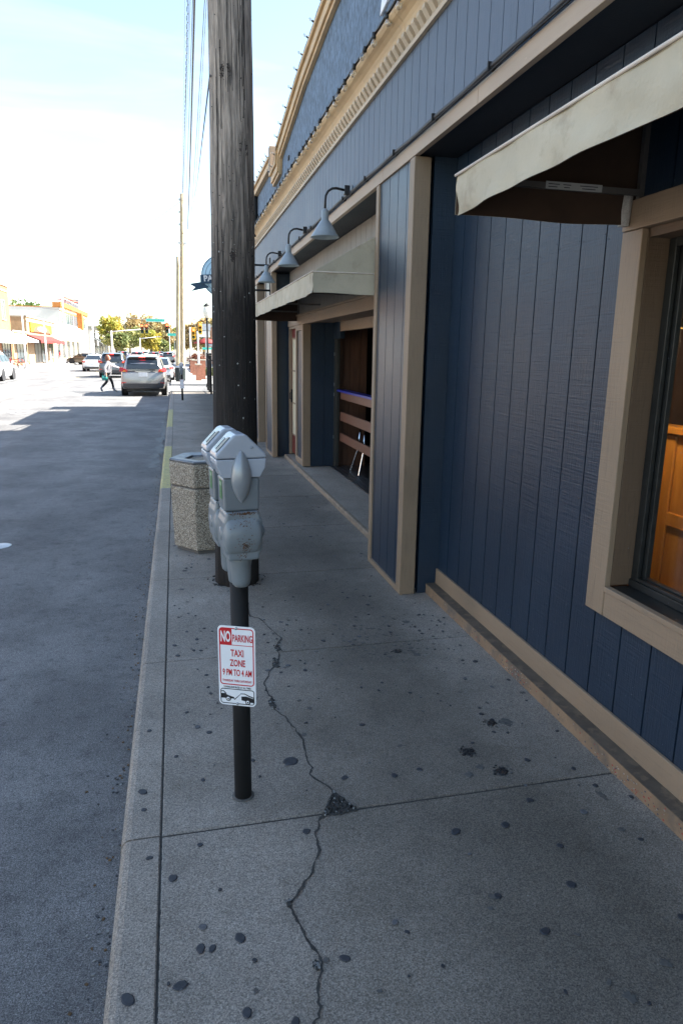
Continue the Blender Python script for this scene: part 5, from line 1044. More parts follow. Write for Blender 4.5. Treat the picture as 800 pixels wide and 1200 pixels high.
    a.m = 2; a.cbox(tuple(hd + Vector((.092, 0, -.055))), (.012, .045, .012)); a.build('face', [cols['skin'], black, mat('lips', (.35, .08, .07), .5)], t, bevel=.004)
    return t
# walking towards +X (facing local +X), one arm reaching to the car
walk = {'pelvis': ((0, 0, .86), (.13, .10)), 'waist': ((0, 0, 1.02), (.125, .085)), 'chest': ((.02, 0, 1.24), (.15, .10)), 'neck': ((.03, 0, 1.42), .05), 'head': ((.045, 0, 1.52), .075), 'crown': ((.045, 0, 1.60), .06),
        'hipL': ((0, .09, .80), .085), 'hipR': ((0, -.09, .80), .085), 'kneeL': ((.16, .09, .47), .055), 'kneeR': ((-.08, -.09, .46), .055), 'ankleL': ((.22, .09, .08), .038), 'ankleR': ((-.36, -.09, .17), .038), 'toeL': ((.38, .09, .035), .03), 'toeR': ((-.27, -.09, .03), .03),
        'shoL': ((.02, .18, 1.33), .055), 'shoR': ((.02, -.18, 1.33), .055), 'elbL': ((.24, .24, 1.16), .04), 'elbR': ((-.14, -.26, 1.09), .04), 'wriL': ((.52, .25, 1.08), .026), 'wriR': ((-.10, -.29, .86), .026)}
cd = {'skin': skin_m, 'hair': hair_m, 'legs': mat('black_leggings', (.012, .012, .014), .8), 'top': mat('light_grey_knit', (.42, .40, .41), .9, .12, 40), 'top_name': 'cardigan', 'boots': mat('grey_boots', (.22, .23, .26), .6)}
pr = person('auburn-haired woman in a pale grey cardigan, black leggings and boots stepping to the silver SUV', (-3.0, 33.3, RZ), radians(8), cd, walk)
a = MB()
for sy in (-1, 1): a.prism([(-.12, sy * .10, 1.2), (.10, sy * .12, 1.2), (.14, sy * .15, .74), (-.16, sy * .14, .72)], (0, sy * .015, 0))
a.build('cardigan_hem', cd['top'], pr, bevel=.01)
a = MB(); a.prism([(.155, -.05, 1.32), (.16, .05, 1.32), (.14, .06, .84), (.14, -.06, .84)], (.012, 0, 0)); a.build('white_top', mat('white_cotton', (.7, .7, .7), .9), pr, bevel=.006)
bg_ = thing('handbag', 'small teal green handbag carried by the woman crossing to the car', 'bag', (-3.13, 33.02, .44))
a = MB(); a.loft([rr2(0, 0, .11, .05, 0, .03), rr2(0, 0, .125, .06, .10, .03), rr2(0, 0, .095, .035, .22, .03)]); a.build('pouch', mat('teal_leather', (.03, .26, .22), .45, .1), bg_, bevel=.008)
a = MB(); a.tube([(-.11, 0, .2), (-.07, 0, .33), (.07, 0, .33), (.11, 0, .2)], .01, 6); a.build('strap', mat('teal_leather', (.03, .26, .22), .45), bg_)
stand = dict(walk); stand.update({'ankleR': ((-.08, -.09, .08), .038), 'toeR': ((.06, -.09, .035), .03), 'kneeL': ((.06, .09, .46), .055), 'ankleL': ((.06, .09, .08), .038), 'toeL': ((.2, .09, .035), .03), 'kneeR': ((-.04, -.09, .46), .055), 'elbL': ((.02, .26, 1.07), .04), 'wriL': ((.1, .26, .85), .026)})
cd2 = {'skin': skin_m, 'hair': mat('dark_hair', (.02, .015, .012), .6), 'legs': mat('pale_shorts', (.3, .3, .32), .9), 'top': mat('red_shirt', (.45, .03, .03), .9), 'top_name': 'shirt', 'boots': mat('grey_boots', (.22, .23, .26), .6)}
person('person in a red shirt standing outside the pale shops across the street', (-15.6, 104, 0), radians(200), cd2, stand)

# ================================================================ buildings across the street
cream = mat('cream_stucco', (.42, .37, .29), .85, .08, .6); whitew = mat('white_wall', (.46, .45, .42), .8, .06, .6); orange_b = mat('orange_brick', (.34, .15, .07), .85, .2, 3); tanb = mat('tan_brick', (.34, .23, .13), .85, .15, 3)
redb = mat('red_brick', (.26, .12, .08), .85, .2, 3); shopg = mat('shop_glass', (.06, .08, .09), .08, .2, .5); blueg = mat('blue_window_glass', (.07, .11, .14), .1, .15, .5); frame_d = mat('shop_frame', (.10, .09, .08), .5)
orange_t = mat('orange_trim', (.40, .15, .03), .7); red_c = mat('red_canvas', (.26, .025, .02), .8); yel_s = mat('yellow_sign', (.42, .24, .01), .6); white_c = mat('white_canvas', (.45, .45, .43), .85); grey_c = mat('grey_canvas', (.12, .13, .125), .85); brown_s = mat('brown_sign', (.18, .09, .05), .7)
def block(name, label, x0, x1, y0, y1, h, wm_, para=.0, paint_trim=None, roof=.25):
    t = thing(name, label, 'building', ((x0 + x1) / 2, (y0 + y1) / 2, 0))
    a = MB(); a.box(x0, x1, y0, y1, -.14, h); a.build('wall', wm_, t, world=True)
    xf = x1 if x1 < 0 else x0; sx = 1 if x1 < 0 else -1
    a = MB(); a.box(xf - .12 * 1, xf + .12, y0 - .03, y1 + .03, h + .002, h + .16); a.box(x0, x1, y0 - .03, y0 + .2, h + .002, h + .12); a.box(x0, x1, y1 - .2, y1 + .03, h + .002, h + .12); a.build('parapet_coping', paint_trim or wm_, t, world=True)
    a = MB(); a.box(xf - (.05 if sx > 0 else .07), xf + (.07 if sx > 0 else .05), y0, y1, h - .55, h - .40); a.build('string_course', paint_trim or wm_, t, world=True)
    return t, xf
def opening(t, xf, y0, y1, z0, z1, gm, fm, name='window', div=2, sill=True):
    fr = MB(); w = .09
    fr.box(xf - .02, xf + .06, y0 - w, y0, z0 - w, z1 + w); fr.box(xf - .02, xf + .06, y1, y1 + w, z0 - w, z1 + w); fr.box(xf - .02, xf + .06, y0, y1, z1, z1 + w); fr.box(xf - .02, xf + (.11 if sill else .06), y0, y1, z0 - w, z0)
    for k in range(1, div): y = y0 + (y1 - y0) * k / div; fr.box(xf - .02, xf + .045, y - .03, y + .03, z0, z1)
    f = fr.build(name, fm, t, world=True)
    a = MB(); a.box(xf - .01, xf + .015, y0, y1, z0, z1); a.build('pane', gm, f, world=True); return f
def shop_awning(t, xf, y0, y1, z, d, m_, drop=.25, rise=.7, nm='awning'):
    a = MB(); a.prism([(xf, y0, z + rise), (xf + d, y0, z), (xf + d, y0, z - drop), (xf + d - .03, y0, z - drop), (xf + d - .03, y0, z - .03), (xf, y0, z + rise - .05)], (0, y1 - y0, 0)); return a.build(nm, m_, t, world=True)
# out of frame, nearer along the same street front (they light the scene by bounce)
for i, (y0, y1, h, m_, lb) in enumerate(((-14, 8, 4.6, cream, 'cream two-storey shop opposite the parking meter'), (8.3, 30, 4.4, redb, 'red brick shop row opposite the blue building'), (30.3, 58, 4.8, tanb, 'tan brick shop row opposite the silver SUV'))):
    t, xf = block('shop_building', lb, -28, -16.5, y0, y1, h, m_, paint_trim=cream)
    y = y0 + 1.2
    while y + 3 < y1: opening(t, xf, y, y + 2.6, .5, 2.9, shopg, frame_d, 'shop_window'); opening(t, xf, y + .4, y + 2.0, 3.9, 5.0, shopg, whitew) if h > 5.8 else None; y += 4.3
# 1 tall orange brick at the left edge
t, xf = block('shop_building', 'tall orange brick building at the left edge with white shop awnings', -30, -16.5, 58.4, 79.5, 7.9, orange_b, paint_trim=cream)
for y in (60, 64, 68, 72, 76): opening(t, xf, y, y + 1.4, 4.6, 6.4, shopg, cream)
for y in (60, 65, 70, 75): opening(t, xf, y, y + 3.4, .5, 2.3, shopg, frame_d, 'shop_window', 3)
shop_awning(t, xf, 59, 79, 2.55, 1.5, white_c, .3, 1.0)
# 2 yellow arched sign shop
t, xf = block('shop_building', 'low tan shop with an arched yellow sign and a red awning', -30, -16.5, 87.6, 106, 5.35, tanb, paint_trim=cream)
opening(t, xf, 91.5, 95.5, .15, 2.7, mat('dark_doorway', (.02, .02, .022), .3), frame_d, 'shop_door', 2, False); opening(t, xf, 96, 99.5, .15, 2.6, shopg, frame_d, 'shop_window', 2); opening(t, xf, 101.2, 104.5, .7, 2.7, shopg, cream, 'shop_window', 2)
shop_awning(t, xf, 87.3, 104.8, 2.75, 1.5, red_c, .3, .65)
a = MB(); a.box(xf + .01, xf + .16, 89.2, 103.6, 3.75, 4.85); s1 = a.build('sign_board', yel_s, t, world=True)
a = MB(); n = 24; pts = [(xf + .165, 96.4 + 5.6 * cos(pi * k / n), 3.76 + .85 * sin(pi * k / n)) for k in range(n + 1)]; a.prism(pts, (.02, 0, 0)); a.build('sign_arch', brown_s, s1, world=True)
a = MB(); pts = [(xf + .19, 96.4 + 3.1 * cos(2 * pi * k / n), 4.16 + .30 * sin(2 * pi * k / n)) for k in range(n)]; a.prism(pts, (.02, 0, 0)); a.build('sign_oval', mat('cream_oval', (.8, .76, .6), .6), s1, world=True)
a = MB(); a.box(xf + .02, xf + .35, 99.6, 100.4, .3, 1.9); a.build('poster_board', mat('poster_orange', (.55, .4, .28), .7, .4, 3), t, world=True)
t, xf = block('shop_building', 'small one-storey cream shop squeezed between the orange brick block and the yellow-signed shop', -22, -16.5, 79.8, 87.3, 3.5, tanb, paint_trim=whitew)
opening(t, xf, 81.5, 86.3, .4, 2.4, shopg, frame_d, 'shop_window', 3); shop_awning(t, xf, 80.2, 87, 2.7, 1.3, white_c, .25, .5)
# 3 long white building with tall windows
t, xf = block('shop_building', 'long low white shop building with tall arched-frame windows', -30, -16.5, 106.3, 136, 5.2, whitew, paint_trim=cream)
for y in (108, 113, 118, 123.5, 129): opening(t, xf, y, y + 3.0, .5, 3.0, shopg, tanb, 'shop_window', 2)
a = MB(); a.box(xf + .01, xf + .06, 116.3, 117.3, .2, 2.9); a.build('red_banner', red_c, t, world=True)
# 4 upper storey with blue glass and orange parapet
t, xf = block('shop_building', 'two-storey building with blue-grey upper windows and an orange parapet', -34, -17.2, 118, 153, 8.1, whitew, paint_trim=orange_t)
a = MB(); a.box(xf + .01, xf + .25, 118, 153, 8.3, 9.0); a.box(xf - 1, xf + .25, 117.7, 117.98, 8.2, 8.9); a.build('orange_band', orange_t, t, world=True)
for y in (119, 123.6, 128.2, 132.8, 139.5, 145): opening(t, xf + .01, y, y + 3.9, 5.7, 7.9, blueg, whitew, 'upper_window', 2)
a = MB(); a.box(xf + .1, xf + .9, 137.3, 139.0, 5.2, 8.2); a.build('orange_pilaster', orange_t, t, world=True)
a = MB()
for y in [119 + 1.5 * k for k in range(23)]: a.box(xf - .5, xf - .46, y, y + .05, 9.0, 10.0)
a.box(xf - .5, xf - .45, 119, 152, 9.98, 10.04); a.build('deck_railing', mat('white_rail', (.7, .7, .7), .6), t, world=True)
a = MB(); a.box(xf - 4, xf - .8, 147.5, 151.5, 8.2, 11.3); a.build('stair_housing', mat('grey_cladding', (.25, .25, .26), .7), t, world=True)
for y in (138, 144.5):
    u = thing('roof_umbrella', 'red parasol on the roof deck, ' + ('nearer one' if y < 140 else 'farther one beside the grey stair housing'), 'parasol', (xf - 1.8, y, 8.2)); a = MB(); a.tube([(0, 0, 0), (0, 0, 2.6)], .04); a.build('pole', frame_d, u)
    a = MB(); a.lathe([(0, 2.9), (1.5, 2.35), (1.5, 2.28), (0, 2.8)], (0, 0, 0), 10); a.build('canopy', mat('parasol_red', (.5, .10, .07), .85), u)
# 5 white awninged shops further on
t, xf = block('shop_building', 'distant white shops with grey and green awnings below the orange parapet building', -30, -16.5, 153.3, 186, 5.6, whitew, paint_trim=cream)
for y in (155, 162, 169, 176): opening(t, xf, y, y + 4, .4, 2.6, shopg, frame_d, 'shop_window', 2)
shop_awning(t, xf, 154, 163, 3.0, 2.0, grey_c, .3, 1.2); shop_awning(t, xf, 166, 185, 3.0, 2.6, mat('green_grey_canvas', (.13, .16, .12), .85), .35, 1.8)
t, xf = block('shop_building', 'farthest pale block closing the left street front', -30, -16.5, 190, 240, 7.5, cream)
for y in (193, 201, 209, 217, 225): opening(t, xf, y, y + 4, .4, 2.6, shopg, frame_d, 'shop_window', 2); opening(t, xf, y, y + 2, 4.4, 6.2, shopg, cream)
# ---- right-hand side beyond the bar
t = thing('boarded_annex', 'low blue boarded annex behind the iron fence', 'building', (4, 28, 0))
a = MB(); boards_x(a, 1.9, 24.55, 30.2, 0, 2.36); a.box(1.935, 7, 24.55, 30.2, -.1, 2.36); boards_y(a, 24.52, 1.9, 7, 0, 2.36) if False else None; a.build('wall', navy, t, world=True)
a = MB(); a.box(1.6, 7.1, 24.55, 30.4, 2.361, 2.50); a.build('roof', tan_h, t, world=True)
a = MB(); a.box(1.61, 1.73, 30.2, 30.32, 0, 2.36); a.box(1.61, 1.73, 27.4, 27.52, 0, 2.36); a.build('porch_post', tan, t, world=True)
t = thing('corner_building', 'orange brick corner building beyond the side street on the right', 'building', (9, 92, 0))
a = MB(); a.box(5.4, 22, 82, 110, -.1, 5.2); a.build('wall', orange_b, t, world=True)
a = MB(); a.box(5.28, 22, 81.9, 110, 5.202, 5.45); a.build('parapet_coping', cream, t, world=True)
a = MB(); a.prism([(4.4, 82, 2.6), (5.4, 82, 3.3), (5.4, 82, 3.2), (4.4, 82, 2.35)], (0, 24, 0)); a.build('awning', white_c, t, world=True)
for y in (84, 90, 96, 102): opening(t, 5.38, y, y + 4, .6, 2.3, shopg, frame_d, 'shop_window', 2)
for x in (6.4, 10, 14): 
    f = MB(); f.box(x, x + 2.6, 81.93, 81.998, .7, 2.4); fw = f.build('shop_window', frame_d, t, world=True); f = MB(); f.box(x + .1, x + 2.5, 81.91, 81.929, .8, 2.3); f.build('pane', shopg, fw, world=True)
t = thing('red_roof_building', 'low red-roofed building with a dark gable behind the brick posts', 'building', (10, 66, 0))
a = MB(); a.box(4.3, 14, 62, 76, -.1, 2.5); a.build('wall', cream, t, world=True)
a = MB(); a.prism([(4.0, 61.6, 2.5), (9.2, 61.6, 3.6), (14.4, 61.6, 2.5)], (0, 14.8, 0)); a.build('roof', mat('red_tile_roof', (.34, .12, .07), .85, .3, 5), t, world=True)
for x in (5, 8): f = MB(); f.box(x, x + 1.8, 61.93, 61.998, .8, 2.1); fw = f.build('window', frame_d, t, world=True); f = MB(); f.box(x + .1, x + 1.7, 61.91, 61.929, .9, 2.0); f.build('pane', shopg, fw, world=True)
# iron fence with posts at the patio
fn = thing('iron_fence', 'black iron patio fence with a rope rail, right behind the thick pole', 'fence', (1.45, 31.6, 0))
for y in (30.1, 31.7, 33.2):
    a = MB(); a.box(1.41, 1.49, y - .04, y + .04, 0, 1.62); a.lathe([(0, 1.62), (.05, 1.64), (.04, 1.70), (0, 1.73)], (1.45, y, 0), 10); a.build('post', black, fn, world=True)
a = MB()
for z in (.16, 1.42): a.box(1.435, 1.465, 30.14, 33.16, z, z + .03)
y = 30.25
while y < 33.1: a.box(1.443, 1.457, y, y + .014, .19, 1.55); y += .11
a.build('railing_panel', black, fn, world=True)
a = MB(); a.box(1.435, 1.465, 30.2, 30.23, .0, 1.6); a.box(1.5, 7, 33.2, 33.23, 1.35, 1.4)
x = 1.6
while x < 7: a.box(x, x + .014, 33.2, 33.214, .1, 1.5); x += .12
a.build('side_panel', black, fn, world=True)
# lamp post behind the fence
lp = thing('street_lamp', 'black street lamp post with a pale lantern just left of the thick pole', 'street lamp', (1.62, 36.0, 0))
a = MB(); a.lathe([(0, 0), (.13, 0), (.13, .1), (.075, .35), (.05, .5), (.042, 3.3), (.06, 3.34), (.05, 3.4), (0, 3.4)], (0, 0, 0), 14); a.build('post', black, lp)
a = MB(); a.lathe([(0, 3.4), (.10, 3.42), (.17, 3.55), (.19, 3.75), (.15, 3.95), (0, 3.98)], (0, 0, 0), 14); a.build('lantern', mat('lantern_glass', (.72, .68, .58), .4), lp)
a = MB(); a.lathe([(0, 4.14), (.05, 4.1), (.17, 3.985), (.17, 3.96), (0, 3.985)], (0, 0, 0), 14); a.build('cap', black, lp)
# second (single) parking meter further along the kerb
pm2 = thing('parking_meter', 'single-headed parking meter far down the sidewalk by the silver SUV', 'parking meter', (.21, 26.36, 0))
a = MB(); a.tube([(0, 0, 0), (0, 0, .98)], .035, 12); a.build('pole', black, pm2)
a = MB(); a.loft([rr2(0, 0, .04, .04, .93, .03), rr2(0, 0, .06, .06, 1.0, .03), rr2(0, 0, .07, .07, 1.12, .03), rr2(0, 0, .065, .06, 1.22, .03)]); a.build('coin_vault', mg, pm2, bevel=.004)
a = MB(); a.prism([(x, -.055, z) for x, z in ((-.065, 1.221), (.065, 1.221), (.095, 1.28), (.09, 1.31), (.02, 1.385), (-.02, 1.385), (-.09, 1.31), (-.095, 1.28))], (0, .11, 0)); a.build('dome', mgd, pm2, bevel=.006)
sg2 = thing('parking_sign', 'tiny white parking sign on the single far meter pole', 'sign', (.21, 26.31, .60)); a = MB(); a.prism(rrect(.15, .33, .018), (0, .003, 0)); a.build('plate', white_s, sg2)
a = MB(); outline(a, .138, .238, .014, .006, 0, .0395, -.0002); a.build('red_border', red_s, sg2)
# dark bin at the corner
tb = thing('litter_bin', 'dark round slatted litter bin at the far corner by the pale poles', 'litter bin', (.26, 42.7, 0))
a = MB(); a.lathe([(0, 0), (.25, 0), (.27, .05), (.29, .78), (.27, .8), (0, .8)], (0, 0, 0), 20)
for k in range(20): a.cbox((.29 * cos(2 * pi * k / 20), .29 * sin(2 * pi * k / 20), .42), (.03, .05, .7), Matrix.Rotation(2 * pi * k / 20, 3, 'Z'))
a.build('body', mat('bin_green_black', (.02, .03, .03), .5), tb); a = MB(); a.lathe([(.29, .80), (.30, .84), (.22, .9), (.12, .92), (.12, .86)], (0, 0, 0), 20); a.build('lid', steel, tb)
# brick posts and bush
for x, y, h, lb in ((1.38, 44.3, 1.02, 'brick gate post nearest the side street corner'), (1.72, 46.2, 1.28, 'taller brick gate post right of the nearest one'), (1.42, 54.5, 1.15, 'brick post farther back, beside the clipped red bush'), (1.35, 58.5, 1.15, 'farthest low brick post along the garden')):
    t = thing('brick_post', lb, 'post', (x, y, 0), group='brick posts'); a = MB(); a.box(-.17, .17, -.17, .17, 0, h - .08); a.build('shaft', mat('salmon_brick', (.34, .14, .085), .85, .25, 8), t); a = MB(); a.box(-.2, .2, -.2, .2, h - .079, h); a.build('cap', cream, t, bevel=.01)
def leaves(mb, c, rad, n, size, seed, clumps=14, squash=1., flat=False):
    q = random.Random(seed); C_ = []
    for _ in range(clumps):
        while 1:
            v = Vector((q.uniform(-1, 1), q.uniform(-1, 1), q.uniform(-1, 1)))
            if .25 < v.length < 1: break
        C_.append((Vector(c) + Vector((v.x * rad[0], v.y * rad[1], v.z * rad[2])) * .78, q.uniform(.22, .42), q.randrange(3)))
    for _ in range(n):
        cc, rs, mi = q.choice(C_); d = Vector((q.gauss(0, 1), q.gauss(0, 1), q.gauss(0, 1))).normalized() * rs * q.uniform(.5, 1.08)
        p = cc + Vector((d.x * rad[0], d.y * rad[1], d.z * rad[2])); u = Vector((q.gauss(0, 1), q.gauss(0, 1), q.gauss(0, .6))).normalized(); v = u.cross(Vector((q.gauss(0, 1), q.gauss(0, 1), q.gauss(0, 1)))).normalized(); s = size * q.uniform(.6, 1.3)
        mb.m = mi if q.random() < .75 else q.randrange(3); mb.poly([p - u * s, p - v * s * .6, p + u * s, p + v * s * .6])
def leafm(nm, c):
    if 'leaf_' + nm in MATS: return MATS['leaf_' + nm]
    m = mat('leaf_' + nm, c, .6, .2, 2); b = m.node_tree.nodes['Principled BSDF']
    o = m.node_tree.nodes['Material Output']; tr = m.node_tree.nodes.new('ShaderNodeBsdfTranslucent'); tr.inputs['Color'].default_value = (*[min(1, x * 1.3) for x in c], 1); mx = m.node_tree.nodes.new('ShaderNodeMixShader'); mx.inputs[0].default_value = .3
    m.node_tree.links.new(b.outputs[0], mx.inputs[1]); m.node_tree.links.new(tr.outputs[0], mx.inputs[2]); m.node_tree.links.new(mx.outputs[0], o.inputs['Surface']); return m
barkm = mat('bark', (.09, .07, .055), .9, .3, 6, .6, 20, stretch=(3, 3, .5))
PAL = {'green': ((.06, .11, .03), (.09, .14, .035), (.14, .17, .04)), 'yellow': ((.36, .29, .04), (.44, .36, .07), (.26, .27, .05)), 'olive': ((.17, .19, .06), (.26, .25, .08), (.12, .15, .045)), 'rust': ((.28, .19, .08), (.34, .25, .10), (.22, .19, .08)), 'red': ((.16, .05, .03), (.20, .08, .04), (.12, .06, .03))}
def tree(label, x, y, h, r, kind, seed, n=2600, size=.28, trunk=.22):
    t = thing('tree', label, 'tree', (x, y, -.1), group='autumn trees up the street'); q = random.Random(seed)
    a = MB(); a.tube([(0, 0, 0), (.05, 0, h * .25), (-.05, .05, h * .5), (0, 0, h * .8)], [trunk * 1.3, trunk, trunk * .7, trunk * .25], 9)
    for _ in range(7): an = q.uniform(0, 6.28); z = h * q.uniform(.28, .6); a.tube([(0, 0, z), (r * .3 * cos(an), r * .3 * sin(an), z + h * .1), (r * .65 * cos(an), r * .65 * sin(an), z + h * .25)], [trunk * .45, trunk * .28, trunk * .1], 6)
    a.build('trunk', barkm, t); a = MB(); leaves(a, (0, 0, h * .62), (r, r, h * .40), n, size, seed, 22); a.build('crown', [leafm(kind + str(i), PAL[kind][i]) for i in range(3)], t); return t
tree('broad green tree rising behind the tan shop with the yellow sign', -24.3, 128, 10.6, 3.6, 'green', 1); tree('yellowing tree beside the green one, behind the low shops', -21.4, 132, 8.0, 2.4, 'yellow', 21, 1600)
tree('tall bright yellow tree at the end of the left shops', -13.2, 158, 10.4, 3.0, 'yellow', 2, 2600); tree('rust tinted tree beyond the yellow tree', -11.0, 185, 11.0, 4.6, 'rust', 3, 2600, .34)
tree('olive green tree over the distant queue of cars', -7.6, 170, 7.8, 4.2, 'olive', 4, 3000); tree('yellow-olive tree left of the traffic signals', -11.0, 142, 5.4, 2.6, 'olive', 5, 2200)
tree('low golden tree behind the street-name sign', -5.0, 160, 6.2, 2.8, 'yellow', 6, 2400); tree('rust coloured tree in the middle distance right of the signals', -1.9, 180, 8.2, 3.6, 'rust', 7, 2800); tree('small green tree beside the pale poles in the distance', -2.9, 175, 4.6, 2.6, 'olive', 8, 1800)
tree('large hazy rust tree filling the end of the street', -7.5, 230, 12.5, 6.5, 'rust', 9, 3000, .45); tree('far olive tree closing the view on the right', 1.2, 215, 9.0, 5.0, 'olive', 10, 2600, .4); tree('far green tree at the vanishing point of the street', -3.2, 260, 8.5, 6.0, 'green', 12, 2400, .45)
tree('orange-leaved tree behind the right corner building', 4.8, 122, 8.0, 3.2, 'rust', 13, 2600); tree('second orange tree right of the white light poles', 3.2, 150, 7.5, 2.6, 'rust', 14, 2000)
bs = thing('bush', 'rounded dark red bush behind the brick posts on the right', 'bush', (2.0, 62, 0)); a = MB(); leaves(a, (0, 0, .75), (1.05, .9, .85), 3800, .09, 31, 40); a.build('foliage', [leafm('red' + str(i), PAL['red'][i]) for i in range(3)], bs); a = MB(); a.tube([(0, 0, 0), (0, 0, .8)], .06); a.build('stem', barkm, bs)
for i, (x, y, r, kd, lb) in enumerate(((2.5, 47.5, .5, 'olive', 'low olive shrub beside the taller brick post'), (3.1, 50, .55, 'yellow', 'pale yellow shrub in the corner bed'), (2.3, 53, .42, 'green', 'small green shrub between the brick posts'), (-.2, 45.9, .28, 'red', 'small red-flowered planting at the foot of the pale poles'), (3.9, 58, .6, 'rust', 'orange shrub near the red-roofed building'))):
    t = thing('shrub', lb, 'shrub', (x, y, 0)); a = MB(); leaves(a, (0, 0, r * .8), (r, r, r * .8), 700, .06, 50 + i, 14); a.build('foliage', [leafm(kd + str(j), PAL[kd][j]) for j in range(3)], t); a = MB(); a.tube([(0, 0, 0), (0, 0, r)], .03); a.build('stem', barkm, t)
# ================================================================ signals, signs, light poles
sigy = mat('signal_yellow', (.62, .36, .02), .5); sigb = mat('signal_black', (.02, .02, .02), .5); red_l = emis('signal_red_lit', (1, .06, .02), 3.2); amb_l = mat('signal_amber', (.30, .14, .01), .3); grn_d = mat('signal_green', (.01, .09, .06), .3)
def signal(label, x, y, z, grp='traffic signals', body=None):
    t = thing('traffic_signal', label, 'traffic light', (x, y, z), group=grp); a = MB(); a.box(-.16, .16, -.09, .09, -1.0, 0); h = a.build('housing', body or sigy, t, bevel=.02)
    for k, (m_, nm) in enumerate(((red_l, 'red_lens'), (amb_l, 'amber_lens'), (grn_d, 'green_lens'))):
        a = MB(); a.lathe([(0, 0), (.11, 0), (.10, .02), (0, .03)], (0, -.091, -.18 - .32 * k), 14, R90); l_ = a.build(nm, m_, h)
        a = MB(); a.tube([(-.13, -.09, -.18 - .32 * k), (-.13, -.28, -.16 - .32 * k)], .012); a.loft([[(.13 * cos(radians(a_)), -.09 - d, -.18 - .32 * k + .13 * sin(radians(a_))) for a_ in range(0, 181, 20)] for d in (0, .2)], cap=False); a.build('visor', sigb, h)
    a = MB(); a.tube([(0, 0, 0), (0, 0, .35)], .03); a.build('hanger', sigb, t); return t
signal('left of the paired traffic signals over the street', -3.33, 79, 4.55, body=sigb); signal('right of the paired traffic signals over the street', -2.86, 79, 4.55, body=sigb); signal('lone traffic signal hanging just left of the pale poles', -.72, 79, 4.65, body=sigb)
signal('large yellow traffic signal right of the pale poles', 2.12, 60, 4.15); signal('dim yellow signal facing the side street', 1.62, 62, 3.75)
a = MB(); a.tube([(-14, 79, 6.0), (-3, 79, 5.0), (3.5, 79, 5.4)], .02, 5); tag(a.build('span_wire', wl_), 'span wire carrying the traffic signals', 'wire')
t = thing('street_name_sign', 'teal green street-name blade hung over the crossing', 'sign', (-1.9, 78.8, 4.95)); a = MB(); a.prism(rrect(2.0, .36, .06), (0, .03, 0)); a.build('blade', mat('teal_sign', (.04, .42, .34), .5), t); a = MB(); outline(a, 1.94, .30, .05, .025, 0, 0, -.002); a.build('border', mat('sign_white', (.75, .76, .78), .5), t)
def lightpole(label, x, y, h, arm=None, th=.09, m_=None, grp='light poles'):
    t = thing('light_pole', label, 'light pole', (x, y, -.1), group=grp); a = MB(); a.lathe([(0, 0), (.2, 0), (.2, .15), (th, .3), (th * .7, h), (0, h)], (0, 0, 0), 12); a.build('post', m_ or mat('pale_metal_pole', (.62, .62, .6), .5), t)
    if arm:
        a = MB(); a.tube([(0, 0, h * .97), (arm * .3, 0, h * 1.0), (arm, 0, h * 1.06)], [th * .6, th * .5, th * .35], 8); a.build('arm', m_ or mat('pale_metal_pole', (.62, .62, .6), .5), t)
        a = MB(); a.cbox((arm, 0, h * 1.06), (.5, .2, .12)); a.build('lamp_head', mat('lamp_head_grey', (.35, .35, .35), .5), t, bevel=.03)
    return t
lightpole('pale pole with a long mast arm left of the paired signals', -6.6, 80, 3.9, 3.4, .12); lightpole('tall thin pale pole in front of the blue upper windows', -13.6, 96, 9.6, None, .10); lightpole('short pale pole beside the yellow-signed shop', -13.0, 78, 4.6, None, .09); lightpole('pale pole between the tan shop and the orange brick building', -13.3, 69, 4.9, None, .09)
lightpole('tall lamp pole with an arm high over the left street front', -13.6, 128, 13.0, 3.0, .12); lightpole('second mast-arm pole further up the street', -4.8, 105, 3.6, 2.6, .10)
lightpole('left of two white posts near the red bush', 1.35, 63, 3.9, None, .10, whitew); lightpole('right of two white posts near the red bush', 1.92, 60.5, 3.4, None, .10, whitew); lightpole('thin pole in the far right distance', -.9, 140, 6, None, .08)
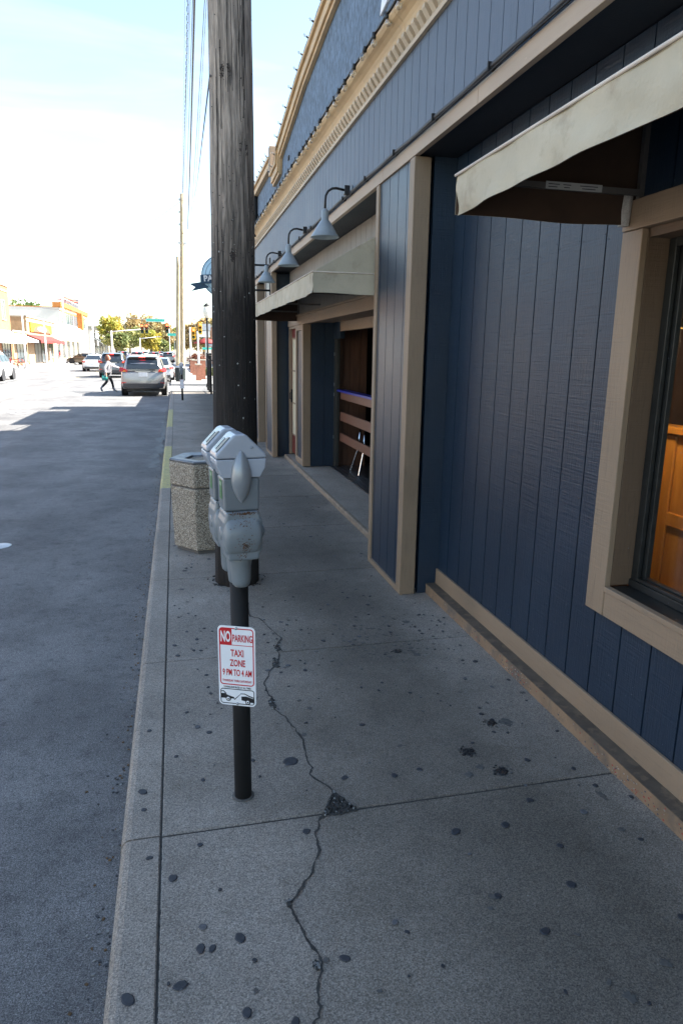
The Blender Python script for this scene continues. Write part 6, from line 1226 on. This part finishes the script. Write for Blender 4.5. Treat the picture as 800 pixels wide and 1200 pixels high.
# box signs right
t = thing('shop_sign', 'two pale rectangular sign boards on a post beside the yellow signal', 'sign', (2.6, 61, 0)); a = MB(); a.box(-.05, .05, -.05, .05, 0, 3.2); a.build('post', steel, t)
a = MB(); a.box(-.36, .42, -.08, -.052, 3.5, 4.05); a.box(-.05, .05, -.05, .05, 3.2, 4.0); a.build('upper_board', mat('grey_board', (.36, .40, .44), .6), t); a = MB(); a.box(-.75, .35, -.08, -.052, 2.95, 3.45); a.build('lower_board', mat('pale_board', (.52, .55, .58), .6), t)
t = thing('street_name_sign', 'small teal street-name sign low beside the lamp post', 'sign', (2.55, 58, 2.0)); a = MB(); a.prism(rrect(.75, .17, .04), (0, .02, 0)); a.build('blade', mat('teal_sign', (.04, .42, .34), .5), t); a = MB(); a.box(.3, .34, .021, .06, -2, .1); a.build('post', steel, t)
t = thing('street_name_sign', 'pale teal sign blade high between the lone signal and the poles', 'sign', (.0, 84, 3.6)); a = MB(); a.prism(rrect(1.5, .3, .05), (0, .03, 0)); a.build('blade', mat('teal_sign', (.04, .42, .34), .5), t); a = MB(); a.box(-.03, .03, .031, .09, -3.7, .15); a.build('post', steel, t)
t = thing('umbrella', 'closed red patio umbrella behind the corner bed', 'parasol', (3.0, 70, 0)); a = MB(); a.tube([(0, 0, 0), (0, 0, 3.0)], .03); a.build('pole', frame_d, t); a = MB(); a.lathe([(0, 3.1), (1.2, 2.6), (1.2, 2.5), (0, 3.0)], (0, 0, 0), 10); a.build('canopy', red_c, t)
# red bicycles / rack across the street
def bike():
    t = thing('bicycle', 'x', 'bicycle', (0, 0, 0), group='red bicycles across the street'); rm = mat('bike_red', (.5, .05, .03), .4)
    for y in (-.52, .52):
        a = MB(); R = Matrix.Rotation(radians(90), 3, 'Y'); pts = [(0, y + .33 * cos(2 * pi * k / 20), .34 + .33 * sin(2 * pi * k / 20)) for k in range(21)]; a.tube(pts, .022, 6); w_ = a.build('wheel', rubber, t)
        a = MB(); [a.tube([(0, y, .34), (0, y + .31 * cos(pi * k / 5), .34 + .31 * sin(pi * k / 5))], .004, 4) for k in range(10)]; a.build('spokes', steel, w_)
    a = MB(); [a.tube(p, .022, 6) for p in ([(0, -.52, .34), (0, -.1, .32), (0, .42, .82)], [(0, -.1, .32), (0, -.25, .9)], [(0, -.22, .8), (0, .42, .82)], [(0, -.52, .34), (0, -.22, .8)], [(0, .52, .34), (0, .40, .98)])]; a.build('frame', rm, t)
    a = MB(); a.tube([(-.28, .3, 1.0), (0, .40, 1.0), (.28, .3, 1.0)], .015, 6); a.build('handlebar', black, t); a = MB(); a.cbox((0, -.26, .93), (.14, .26, .05)); a.build('saddle', black, t, bevel=.02)
    return t
b0 = bike(); BL = ['nearest red bicycle racked behind the white SUV', 'second red bicycle in the rack, from the white SUV', 'third red bicycle in the rack', 'farthest red bicycle in the rack, nearest the shop door']
for i, lb in enumerate(BL):
    c = b0 if i == 0 else copy_tree(b0); c.location = (-13.7 - .1 * (i % 2), 62.0 + 2.3 * i, 0); c.rotation_euler = (0, 0, radians(70 + 8 * i)); c['label'] = lb
